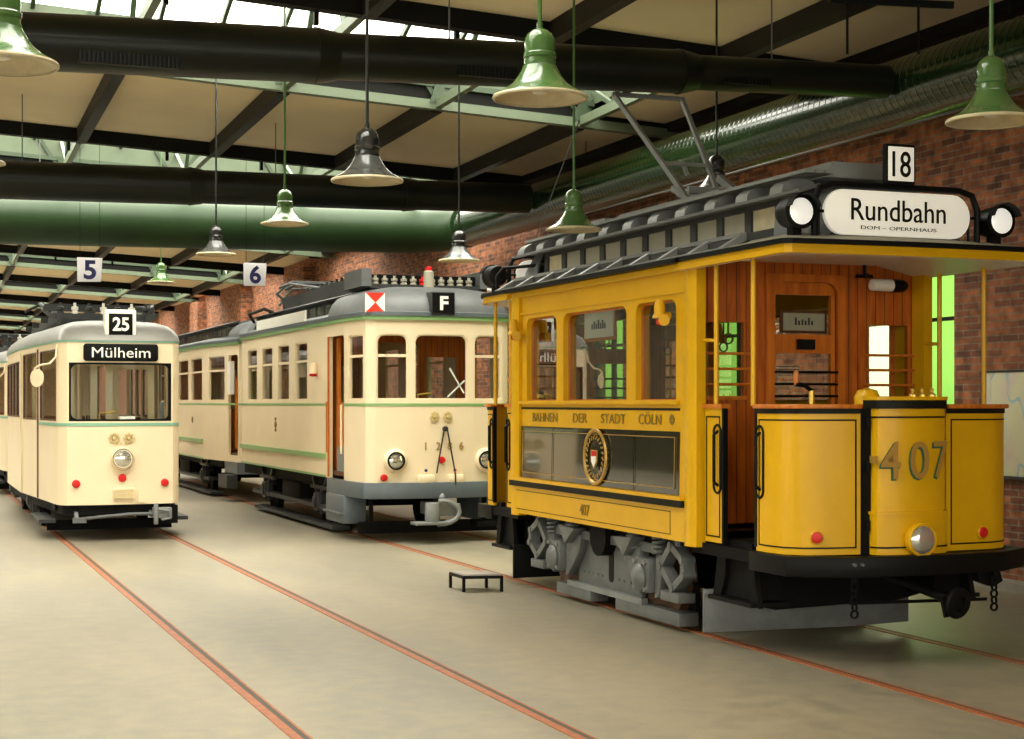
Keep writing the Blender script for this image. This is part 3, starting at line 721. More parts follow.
# bulkheads
def bulkhead(y, face):
    # face -1: outer side looks towards -Y
    pth = [(XC - .96, y), (XC + 1.05, y)] if face < 0 else [(XC + 1.05, y), (XC - .96, y)]
    hl = [(.05, .43, 1.885, 2.47), (1.57, 1.95, 1.885, 2.47), (.69, 1.27, .92, 2.80, 0, .10)]
    w = wall(pth, .86, 2.98, hl).build('bulkhead', 'wood', T, solid=.05)
    for h in hl[:2]:
        wall(pth, h[2], h[3], off=-.03, s0=h[0], s1=h[1]).build('window_pane', 'glass', w)
        for z in (1.985, 2.105, 2.225):
            a = path_at(pth, path_len(pth), h[0] - .05, .03); c = path_at(pth, path_len(pth), h[1] + .05, .03)
            MB().cyl((*a, z), (*c, z), .011, n=8).build('guard_rod', 'wood_orange', w)
        wall(pth, 1.865, 1.895, off=.02, s0=h[0] - .02, s1=h[1] + .02).build('sill', 'wood_orange', w, solid=.03)
    d = hl[2]
    wall(pth, .88, 2.86, [(d[0], d[1], .80, 2.80, 0, .1)], off=.025, s0=d[0] - .07, s1=d[1] + .07).build('door_frame', 'wood_plain', T, solid=.04)
    dr = wall(pth, .90, 2.80, [(d[0] + .035, d[1] - .035, 2.385, 2.70), (d[0] + .035, d[1] - .035, 1.80, 2.235)], off=-.02, s0=d[0], s1=d[1]).build('saloon_door', 'wood_plain', T, solid=.045)
    wall(pth, 1.80, 2.72, off=-.04, s0=d[0] + .03, s1=d[1] - .03).build('door_pane', 'glass', dr)
    for z in (1.895, 1.99, 2.085):
        a = path_at(pth, path_len(pth), d[0] + .0, .02); c = path_at(pth, path_len(pth), d[1] - .0, .02)
        MB().cyl((*a, z), (*c, z), .010, n=8).build('guard_rod', 'black', dr)
    a = path_at(pth, path_len(pth), (d[0] + d[1]) / 2, -.005)
    MB().box(a[0] - .075, a[0] + .075, y + face * .035, y, 2.265, 2.345).build('door_plate', 'black', dr)
    return w, dr
bw, bd = bulkhead(YA, -1)
bulkhead(YR, 1)
n1 = bx('inside_sign', 'wood_dark', T, 6.56, 6.99, 11.16, 11.175, 2.40, 2.58)
MB().box(6.585, 6.965, 11.152, 11.16, 2.42, 2.56).build('sign_face', 'canvas', n1)
sc_ = MB()
for k in range(6): sc_.box(6.69 + k * .03, 6.706 + k * .03, 11.149, 11.152, 2.465, 2.465 + (.06, .035, .045, .035, .06, .035)[k])
sc_.build('faded_print', 'dark_grey', n1)
b = MB(); b.cyl((7.24, YA - .05, 2.96), (7.24, YA - .05, 2.87), .012).cyl((7.20, YA - .16, 2.86), (7.28, YA - .0, 2.86), .012).box(7.17, 7.31, YA - .07, YA - .03, 2.845, 2.87).build('bell_bracket', 'black', T)
g = lab(MB().lathe([(.0, 0), (.045, .01), (.05, .06), (.05, .20)], (7.29, YA - .06, 2.79), (1, 0, 0), 16).build('platform_lamp', 'white', T), 'white shaded platform lamp')
MB().lathe([(.052, .20), (.052, .30), (.03, .34), (0, .345)], (7.29, YA - .06, 2.79), (1, 0, 0), 16).build('lamp_socket', 'black', g)

# platforms (front f=-1 at YA, rear f=+1 at YR), written for the front and mirrored in Y
def platform(f):
    Y = (lambda y: y) if f < 0 else (lambda y: YR + (YA - y) * .78)
    def path(pts): return [(x, Y(y)) for x, y in pts] if f < 0 else [(x, Y(y)) for x, y in pts][::-1]
    pb = path([(5.72, 11.05), (5.72, 10.0), (5.76, 9.62), (6.05, 9.48), (6.7, 9.42), (7.35, 9.48), (7.64, 9.62), (7.68, 10.0), (7.68, 11.05)])
    # floor slab
    MB().prism([(x, y) for x, y in pb], .69, .775, 'Z').build('platform_floor', 'black_rough', T)
    # bumper beam
    bp = path([(5.70, 10.14), (5.70, 9.62), (6.05, 9.40), (6.7, 9.34), (7.35, 9.40), (7.72, 9.62), (7.72, 10.14)])
    bm_ = wall(bp, .642, .780).build('bumper_beam', 'black', T, solid=.10, bevel=.006)
    rv = MB()
    for x in (6.1, 6.16, 6.95, 7.01): rv.cyl((x, Y(9.40), .73), (x, Y(9.375), .73), .012, n=8)
    rv.build('bumper_bolt', 'grey', bm_)
    # dash panels
    dp = path([(5.74, 10.10), (5.735, 9.92), (5.77, 9.76), (5.86, 9.66), (6.0, 9.61), (6.27, 9.575)])
    dq = path([(6.985, 9.575), (7.40, 9.605), (7.54, 9.66), (7.63, 9.76), (7.665, 9.92), (7.66, 10.10)])
    for q, nm in ((dp, 'a'), (dq, 'b')):
        LL = path_len(q)[-1]
        d = wall(q, .782, 1.80).build('dash_panel', 'yellow_dull' if f < 0 else 'yellow', T, solid=.03)
        ln = MB()
        for (z0, z1, s0, s1) in ((.825, .836, .04, LL - .03), (1.715, 1.726, .04, LL - .03), (.825, 1.726, .04, .051), (.825, 1.726, LL - .041, LL - .03)):
            wall(q, z0, z1, off=.003, s0=s0, s1=s1, mb=ln)
        ln.build('pinstripe', 'line_black', d, solid=.004)
        wall(q, 1.765, 1.80, off=.008).build('dash_band', 'line_black', d, solid=.012)
        wall(q, 1.80, 1.832, off=.035).build('dash_cap', 'wood_orange', T, solid=.10, bevel=.008)
        sm = .635 * LL if (nm == 'a') else .31 * LL
        if f > 0: sm = LL - sm
        x, y = path_at(q, path_len(q), sm, .0); x2, y2 = path_at(q, path_len(q), sm, 1.0); nn = Vector((x2 - x, y2 - y, 0)).normalized()
        r = MB().lathe([(.05, -.005), (.05, .012), (.042, .018)], (x, y, .905), nn, 20).build('tail_lamp', 'yellow', T)
        MB().lathe([(.042, .015), (.036, .03), (.0, .036)], (x, y, .905), nn, 20).build('red_lens', 'red', r)
    # black corner strips flanking the box, then the controller box carrying the number
    for x0, x1 in ((6.26, 6.40),):
        b = MB().box(x0, x1, *sorted((Y(9.58), Y(9.64))), .78, 1.80).build('hinge_panel', 'black', T)
        h = MB()
        for z in (.98, 1.40, 1.70): h.cyl((x0 + .07, Y(9.57), z - .04), (x0 + .07, Y(9.57), z + .04), .014, n=10)
        h.build('hinge', 'black_rough', b)
    cb = path([(6.36, 9.66), (6.36, 9.56), (6.372, 9.515), (6.41, 9.488), (6.66, 9.465), (6.89, 9.488), (6.93, 9.515), (6.945, 9.56), (6.945, 9.66)])
    Lb = path_len(cb)[-1]
    c = wall(cb, .78, 1.85).build('controller_box', 'yellow_dull' if f < 0 else 'yellow', T, solid=.02)
    wall(cb, 1.80, 1.86, off=.014).build('box_band', 'line_black', c, solid=.02)
    MB().prism([path_at(cb, path_len(cb), Lb * k / 24, .02) for k in range(25)], 1.86, 1.885, 'Z').build('box_lid', 'yellow', c)
    wall(cb, .78, 1.065, off=.012).build('box_apron', 'yellow_dull' if f < 0 else 'yellow', c, solid=.02)
    wall(cb, 1.06, 1.08, off=.022).build('apron_edge', 'yellow', c, solid=.03)
    wall(cb, .825, .837, off=.017, s0=.09, s1=Lb - .09).build('pinstripe', 'line_black', c, solid=.005)
    wall(cb, 1.735, 1.747, off=.006, s0=.08, s1=Lb - .08).build('pinstripe', 'line_black', c, solid=.005)
    MB().box(6.335, 6.362, *sorted((Y(9.50), Y(9.56))), 1.42, 1.47).build('latch', 'brass', c)
    if f < 0:
        for ch, x, w in (('4', 6.455, .155), ('0', 6.68, .155), ('7', 6.872, .13)):
            k = -.092 if x < 6.6 else .1 if x > 6.75 else 0
            yq = 9.4635 + abs(k * (x - 6.66)); xd = (1, k, 0)
            lettering(ch, (x - .013, yq - .003, 1.430), xd, w=w, h=.265, m='text_green', parent=c, bold=.012, name='numeral_shadow', ext=.002)
            lettering(ch, (x, yq - .006, 1.44), xd, w=w, h=.265, m='gold', parent=c, bold=.006, name='numeral', ext=.003)
    # controller gear on top
    g = MB(); g.lathe([(.09, 0), (.095, .05), (.07, .10), (.0, .12)], (6.42, Y(9.72), 1.83), n=16); g.build('brake_column', 'yellow', T)
    g = MB()
    for x in (6.72, 6.80, 6.88): g.lathe([(.03, 0), (.03, .02), (.012, .035), (.016, .06), (0, .07)], (x, Y(9.60), 1.88), n=10)
    g.build('controller_knob', 'brass', T)
    g = MB().cyl((6.26, Y(10.2), .87), (6.26, Y(10.2), 1.93), .022).build('handbrake_column', 'brass', T)
    MB().tube([(6.26, Y(10.2), 1.93), (6.20, Y(10.2), 1.97), (6.12, Y(10.2), 1.98)], .018).build('crank_arm', 'black', g)
    MB().lathe([(.015, 0), (.022, .05), (.018, .10), (.0, .11)], (6.13, Y(10.2), 1.97), n=10).build('crank_handle', 'wood_orange', g)
    # headlamp
    h = MB().lathe([(.06, -.02), (.115, .03), (.120, .075), (.108, .085)], (6.66, Y(9.475), .885), (0, f, 0), 28).build('headlamp', 'yellow', T)
    MB().lathe([(.106, .078), (.09, .095), (.05, .108), (.0, .112)], (6.66, Y(9.475), .885), (0, f, 0), 28).build('headlamp_glass', 'reflector', h)
    MB().shell([(.104, .08), (.112, .095), (.120, .086)], (6.66, Y(9.475), .885), (0, f, 0), 28).build('headlamp_rim', 'yellow', h)
    # half doors beside the steps, grab handles
    for sx in (-1, 1):
        x = XC + sx * .965
        d = MB().box(*sorted((x - sx * .03, x)), *sorted((Y(10.60), Y(10.87))), .79, 1.80).build('door_panel', 'yellow', T)
        ln = MB()
        for (z0, z1, a, c_) in ((.83, .842, 10.63, 10.85), (1.73, 1.742, 10.63, 10.85), (.83, 1.742, 10.63, 10.642), (.83, 1.742, 10.838, 10.85)):
            ln.box(*sorted((x, x + sx * .004)), *sorted((Y(a), Y(c_))), z0, z1)
        ln.build('pinstripe', 'line_black', d)
        MB().box(*sorted((x - sx * .06, x + sx * .02)), *sorted((Y(10.58), Y(10.88))), 1.80, 1.832).build('door_cap', 'wood_orange', T)
        MB().box(*sorted((x - sx * .035, x + sx * .004)), *sorted((Y(10.575), Y(10.60))), .79, 1.80).build('door_edge', 'black', d)
        MB().box(*sorted((x - sx * .035, x + sx * .004)), *sorted((Y(10.085), Y(10.11))), .81, 1.80).build('door_edge', 'black', T)
        for ya in (10.665, 10.04):
            x_ = x if ya > 10.5 else XC + sx * .962
            rl = MB(); pts = []
            n = 28
            for k in range(n):
                t = 2 * PI * k / n; cy, cz = math.cos(t), math.sin(t)
                pts.append((x_ + sx * .006, Y(ya + .055 * cy), 1.42 + (.20 if cz > 0 else -.20) + .055 * cz))
            rl.tube(pts + [pts[0]], .010, 6)
            ro = rl.build('handle_ring', 'black', T)
            MB().tube([(x_, Y(ya), 1.22), (x_ + sx * .035, Y(ya), 1.25), (x_ + sx * .035, Y(ya), 1.60), (x_, Y(ya), 1.63)], .013, 8).build('grab_handle', 'black', ro)
        # step hangers and steps
        xo = XC + sx * .96
        hg = MB()
        for ya, sg in ((10.70, 1), (10.20, -1)):
            hg.prism([(Y(ya), .82), (Y(ya + sg * -.12), .82), (Y(ya + sg * -.10), .55), (Y(ya + sg * -.02), .38), (Y(ya + sg * .10), .36), (Y(ya + sg * .06), .50)], *sorted((xo - sx * .02, xo - sx * .06)), 'X')
        hg.box(*sorted((xo - sx * .06, xo - sx * .30)), *sorted((Y(10.66), Y(10.24))), .40, .82)
        ho = hg.build('step_hanger', 'black_rough', T)
        MB().box(*sorted((xo + sx * .03, xo - sx * .28)), *sorted((Y(10.78), Y(10.12))), .365, .395).build('step_board', 'black', ho)
        # canopy posts
        for ya, xx in ((10.71, XC + (sx * .955 if sx < 0 else 1.05)), (10.15, XC + (sx * .955 if sx < 0 else 1.05))):
            MB().cyl((xx, Y(ya), 1.82), (xx, Y(ya), 2.90), .019, n=12).build('canopy_post', 'yellow', T)
        xs = .955 if sx < 0 else 1.05
        MB().tube([(XC + sx * xs, Y(10.71), 2.31), (XC + sx * xs, Y(10.9), 2.32), (XC + sx * (xs + .03), Y(11.05), 2.31)], .014, 8).build('post_stay', 'yellow', T)
    # canopy over the platform
    po = path([(5.60, 11.06), (5.60, 9.54), (5.608, 9.49), (5.65, 9.455), (6.2, 9.42), (6.72, 9.405), (7.2, 9.42), (7.79, 9.455), (7.832, 9.49), (7.845, 9.54), (7.845, 11.06)] if f < 0 else [(5.60, 11.06), (5.60, 10.2), (5.68, 9.9), (5.9, 9.62), (6.3, 9.47), (6.72, 9.42), (7.2, 9.47), (7.55, 9.62), (7.77, 9.9), (7.845, 10.2), (7.845, 11.06)])
    wall(po, 2.872, 2.925, off=0).build('canopy_fascia', 'yellow', T, solid=.05)
    wall(po, 2.862, 2.875, off=.012).build('fascia_moulding', 'yellow', T, solid=.05)
    wall(po, 2.925, 2.96, off=.025).build('canopy_edge', 'black', T, solid=.06)
    # vaulted roof of the platform: rings closing in towards the clerestory hood
    rr = []
    for k, (kx, dy, z) in enumerate(((1.0, 0, 2.93), (.97, .05, 2.955), (.86, .22, 3.00), (.70, .45, 3.05), (.55, .68, 3.085), (.35, .9, 3.10))):
        rr.append([(XC + (x - XC) * kx, y + (-f) * dy * (1 if abs(y - Y(9.4)) < .5 else (.6 if abs(y - Y(9.4)) < .9 else 0)), z) for x, y in po])
    MB().rings(rr, closed=False, cap1=False).build('platform_roof', 'canvas', T, solid=.02)
    MB().rings([[(XC + (x - XC) * .965, y + (-f) * .03, 2.87) for x, y in po], [(XC + (x - XC) * .6, y + (-f) * (.3 if abs(y - Y(9.4)) < .5 else 0), 2.96) for x, y in po]], closed=False, cap1=True).build('canopy_lining', 'sign_white', T, solid=.01)
    # wheel guard (plough) under the platform
    yg = 10.86
    pl = path([(5.72, yg), (6.9, yg - .10), (7.55, yg - .02)])
    wall(pl, .09, .42).build('plough_board', 'truck_grey' if f < 0 else 'black', T, solid=.03, bevel=.004)
    st = MB()
    for x in (5.95, 6.6, 7.3): st.bar((x, Y(yg + .05), .42), (x, Y(yg + .12), .82), .05, .02)
    st.bar((5.9, Y(yg - .12), .5), (7.4, Y(yg - .14), .5), .08, .30)
    st.box(6.0, 7.4, *sorted((Y(9.75), Y(10.7))), .60, .80)
    st.build('plough_hanger', 'black_rough', T)
    ap = MB().prism([(5.78, .66), (7.6, .66), (7.6, .36), (7.3, .30), (6.2, .27), (5.9, .34)], *sorted((Y(10.62), Y(10.66))), 'Y').build('splash_apron', 'black_rough', T)
    # coupling rod with its round buffer plate, safety chains
    rd = MB().cyl((6.70, Y(9.95), .60), (6.79, Y(9.22), .47), .038, .032, n=12).build('coupling_rod', 'black', T)
    MB().lathe([(.045, -.02), (.105, -.005), (.112, .02), (.10, .035), (.055, .04), (.05, .02), (.0, .015)], (6.795, Y(9.20), .465), (.14, f * .98, -.12), 24).build('buffer_plate', 'black', rd)
    MB().bar((6.75, Y(9.28), .50), (6.77, Y(9.26), .36), .03, .05).build('coupling_pin', 'black_rough', rd)
    MB().cyl((6.2, Y(9.6), .44), (7.35, Y(9.6), .42), .012, n=8).build('brake_pipe', 'black_rough', T)
    for x in (6.12, 7.28):
        ch = MB()
        ch.bar((x, Y(9.42), .66), (x, Y(9.42), .60), .04, .03)
        for k in range(5):
            z = .58 - k * .048
            ch.shell([(.020, -.006), (.032, -.006), (.032, .006), (.020, .006), (.020, -.006)], (x, Y(9.42), z), (0, 1, 0) if k % 2 == 0 else (1, 0, 0), 12)
        ch.build('coupling_chain', 'black_rough', T)
    bk = MB().prism([(7.18, .66), (7.38, .66), (7.42, .56), (7.34, .52), (7.22, .56)], *sorted((Y(9.5), Y(9.58))), 'Y').build('chain_bracket', 'black_rough', T)
    # destination board, line number and two roof lamps
    if True:
        ys = 9.76; w = .615; zc = 3.195; hh = .160
        pts = []
        for k in range(13):
            t = -PI / 2 + PI * k / 12; pts.append((XC + w - hh * .93 + hh * .93 * math.cos(t), zc + hh * math.sin(t)))
        for k in range(13):
            t = PI / 2 + PI * k / 12; pts.append((XC - w + hh * .93 + hh * .93 * math.cos(t), zc + hh * math.sin(t)))
        db = MB().prism(pts, Y(ys - .02), Y(ys + .02), 'Y').build('destination_board', 'sign_lit', T, bevel=.004)
        if f < 0:
            lettering('Rundbahn', (XC - .0, ys - .022, zc + .022), (1, 0, 0), w=.80, h=.155, m='line_black', parent=db, bold=.004)
            lettering('DOM – OPERNHAUS', (XC + .0, ys - .022, zc - .105), (1, 0, 0), w=.64, h=.026, m='dark_grey', parent=db)
        fr = MB(); z1 = zc + hh + .035
        fr.tube([(XC - w - .075, Y(ys), 2.98), (XC - w - .075, Y(ys), zc + .06), (XC - w - .03, Y(ys), z1 - .03), (XC - w + .08, Y(ys), z1), (XC + w - .08, Y(ys), z1), (XC + w + .03, Y(ys), z1 - .03), (XC + w + .075, Y(ys), zc + .06), (XC + w + .075, Y(ys), 2.98)], .024, 8)
        for s in (-1, 1):
            fr.cyl((XC + s * (w - .02), Y(ys), zc), (XC + s * (w + .07), Y(ys), zc), .012, n=8)
            fr.cyl((XC + s * (w + .02), Y(ys + .03), 2.96), (XC + s * (w + .02), Y(ys + .03), zc + .05), .010, n=8)
        fr.build('board_frame', 'black', T)
        nb = MB().box(XC - .135, XC + .135, *sorted((Y(ys - .045), Y(ys + .0))), 3.405, 3.70).build('number_box', 'black', T, bevel=.025)
        MB().box(XC - .108, XC + .108, *sorted((Y(ys - .052), Y(ys - .045))), 3.43, 3.675).build('number_glass', 'sign_lit', nb, bevel=.003)
        if f < 0: lettering('18', (XC, ys - .054, 3.55), (1, 0, 0), w=.155, h=.185, m='line_black', parent=nb, bold=.008)
        for s in (-1, 1):
            x = XC + s * .845
            lp = MB(); lp.lathe([(.05, -.13), (.10, -.10), (.112, -.04), (.112, .06), (.122, .075), (.122, .085), (.105, .088)], (x, Y(ys), 3.175), (0, f, 0), 28)
            lp.box(x - .035, x + .035, *sorted((Y(ys - .03), Y(ys + .05))), 2.96, 3.08).box(x - .06, x + .06, *sorted((Y(ys - .05), Y(ys + .07))), 2.945, 2.975)
            lo = lp.build('roof_lamp', 'black', T)
            MB().lathe([(.102, .083), (.08, .095), (.0, .10)], (x, Y(ys), 3.175), (0, f, 0), 28).build('lamp_lens', 'lens', lo)
            hd = MB(); ring = []
            n = 14
            for rr_, dd in ((.120, .07), (.124, .16)):
                ring.append([(x + rr_ * math.cos(t), Y(ys) + f * dd, 3.175 + rr_ * math.sin(t)) for t in [PI * .08 + PI * .84 * k / n for k in range(n + 1)]])
            hd.rings(ring, closed=False, cap1=False).build('lamp_hood', 'black', lo, solid=.006)
    if f > 0:
        rl = MB().lathe([(.05, 0), (.055, .05)], (5.86, Y(9.60), 3.0), (-1, .3, 0), 14).build('tail_marker', 'sign_white', T)
        MB().lathe([(.04, .05), (.0, .06)], (5.86, Y(9.60), 3.0), (-1, .3, 0), 14).build('red_lens', 'red', rl)
        MB().tube([(5.80, Y(10.0), 2.95), (5.80, Y(10.0), 3.16), (5.86, Y(10.05), 3.24), (6.1, Y(10.25), 3.26), (6.2, Y(10.6), 3.26)], .018, 8).build('roof_conduit', 'black', T)
platform(-1); platform(1)

# ---------------------------------------------------------------- roof
ya, yb = YA - .05, YR + .05
for sd in (-1, 1):
    b = MB(); pr = [(1.10, 2.95), (1.0, 2.98), (.85, 3.03), (.70, 3.07), (.56, 3.10)]
    b.rings([[(XC + sd * x, y, z) for x, z in pr] for y in (ya - .02, yb + .02)], closed=False, cap1=False)
    b.build('lower_roof', 'canvas', T, solid=.02)
    MB().box(*sorted((XC + sd * 1.07, XC + sd * 1.125)), ya, yb, 2.922, 2.960).build('roof_edge', 'black', T)
    # slatted side board carried along the eave
    x0, x1 = XC + sd * 1.0, XC + sd * .80; y0, y1 = 10.47, 15.36
    b = MB(); b.bar((x0, y0, 2.975), (x0, y1, 2.975), .03, .035).bar((x1, y0 + .1, 3.10), (x1, y1, 3.10), .05, .03)
    b.box(*sorted((x0 + sd * .01, x1)), y0 - .02, y0 + .0, 2.95, 2.99)
    fo = b.build('roof_walkway_frame', 'grey_light', T)
    MB().add([(x0, y0, 2.955), (x0, y1, 2.955), (x1, y1, 3.045), (x1, y0, 3.045)], [(0, 1, 2, 3)]).build('walkway_underside', 'black', fo, solid=.008)
    for k in range(10):
        y = y0 + .10 + (y1 - y0 - .15) * k / 9
        MB().prism([(x0 + sd * .0, 2.955), (x0 + sd * 0, 2.995), (x1, 3.115), (x1, 3.04)], y - .04, y + .04, 'Y').build('walkway_bracket', 'grey_light', fo)
    MB().bar((x1 + sd * .03, y0 + .1, 3.05), (x1 + sd * .03, y1, 3.05), .02, .05).build('walkway_back', 'dark_grey', fo)
    # clerestory side with its panes
    xc_ = XC + sd * .55; p = [(xc_, 15.15), (xc_, 10.45)] if sd < 0 else [(xc_, 10.45), (xc_, 15.15)]
    Lc = 4.7; hs = [(.09 + k * .462, .09 + k * .462 + .36, 3.16, 3.325) for k in range(10)]
    cw = wall(p, 3.08, 3.40, hs).build('clerestory_side', 'dark_grey', T, solid=.03)
    for k, h in enumerate(hs):
        wall(p, h[2], h[3], off=-.02, s0=h[0], s1=h[1]).build('clerestory_pane', 'canvas' if k not in (0, 9) else 'cream_enamel', cw)
    # clerestory eave and walkway boards on half-round brackets
    b = MB().prism([(XC + sd * .52, 3.40), (XC + sd * .68, 3.35), (XC + sd * .70, 3.352), (XC + sd * .70, 3.375), (XC + sd * .52, 3.425)], 9.95 if sd < 0 else 10.9, 15.65, 'Y'); b.build('clerestory_eave', 'grey', T)
    for k in range(11):
        y = 10.35 + k * .52
        if sd > 0 and k < 2: continue
        pts = [(XC + sd * .34, 3.41), (XC + sd * .66, 3.375)] + [(XC + sd * (.50 + .16 * math.cos(t)), 3.39 + .115 * math.sin(t)) for t in [PI * j / 8 for j in range(1, 8)]]
        MB().prism(pts, y - .09, y + .09, 'Y').build('deck_bracket', 'grey_light', T)
    b = MB()
    for j in range(3): b.box(*sorted((XC + sd * (.40 + .085 * j), XC + sd * (.475 + .085 * j))), 9.95 if sd < 0 else 11.2, 15.45, 3.495, 3.52)
    b.build('roof_deck_board', 'grey_light', T)
b = MB(); b.rings([[(XC + x, y, z) for x, z in ((-.60, 3.39), (-.45, 3.425), (-.2, 3.45), (0, 3.455), (.2, 3.45), (.45, 3.425), (.60, 3.39))] for y in (10.2, 15.4)], closed=False, cap1=False)
b.build('clerestory_roof', 'grey', T, solid=.03)
for f in (-1, 1):
    Y = (lambda y: y) if f < 0 else (lambda y: YR + (YA - y) * .78)
    rows = []
    for yy, top, hw in ((10.45, 3.425, .60), (10.15, 3.41, .60), (9.95, 3.34, .58), (9.84, 3.22, .56), (9.80, 3.06, .55)):
        n = 12; rows.append([(XC + hw * math.cos(PI - PI * k / n) , Y(yy), 3.02 + (top - 3.02) * min(1, 1.7 * math.sin(PI * k / n)) ** .6) for k in range(n + 1)])
    MB().rings(rows, closed=False, cap1=False).build('clerestory_hood', 'grey', T, solid=.02)
# roof gear: front box, pantograph base, bow collector
bo = MB().prism([(-.36, 3.50), (.36, 3.50), (.30, 3.62), (-.30, 3.62)], 10.15, 11.75, 'Y'); bo.v = [(x + XC, y, z) for x, y, z in bo.v]
gb = bo.build('resistor_box', 'grey_light', T, bevel=.01)
v = MB()
for s in (-1, 1):
    for k in range(3): v.box(*sorted((XC + s * .35, XC + s * .362)), 10.35 + k * .45, 10.70 + k * .45, 3.535, 3.555)
v.build('vent_slot', 'black', gb)
b = MB()
for s in (-1, 1): b.bar((XC + s * .26, 11.9, 3.60), (XC + s * .26, 13.9, 3.60), .06, .07)
for y in (12.0, 12.75, 13.8): b.bar((XC - .36, y, 3.57), (XC + .36, y, 3.57), .06, .06)
b.box(XC - .4, XC + .4, 14.1, 14.9, 3.52, 3.58).box(XC - .3, XC + .3, 14.2, 14.8, 3.58, 3.64)
b.build('collector_base', 'grey_light', T)
for s in (-1, 1):
    for y in (12.0, 13.8):
        MB().lathe([(.04, 0), (.055, .02), (.035, .035), (.05, .05), (.03, .07)], (XC + s * .26, y, 3.50), n=12).build('insulator', 'grey', T)
b = MB()
for s in (-1, 1):
    b.bar((XC + s * .17, 12.72, 3.66), (XC + s * .362, 13.86, 4.775), .035, .045)
    b.bar((XC + s * .17, 12.62, 3.62), (XC + s * .17, 12.98, 3.78), .06, .05)
b.bar((XC - .245, 13.08, 4.02), (XC + .245, 13.08, 4.02), .03, .03)
b.bar((XC - .38, 13.86, 4.775), (XC + .38, 13.86, 4.775), .04, .04)
b.bar((XC - .02, 13.08, 4.02), (XC + .02, 13.08, 3.92), .03, .03)
bc = b.build('bow_collector', 'grey_light', T)
b = MB()
for s in (-1, 1): b.cyl((XC + s * .12, 12.4, 3.68), (XC + s * .12, 12.95, 3.72), .045, n=12)
b.bar((XC - .35, 12.35, 3.68), (XC + .35, 12.35, 3.68), .05, .06).bar((XC + .1, 12.2, 3.62), (XC + .1, 12.62, 3.84), .06, .06)
b.build('tension_spring', 'grey_light', bc)
MB().cyl((6.10, 15.45, 3.37), (6.15, 14.25, 4.58), .006, n=6).build('trolley_rope', 'grey', T)

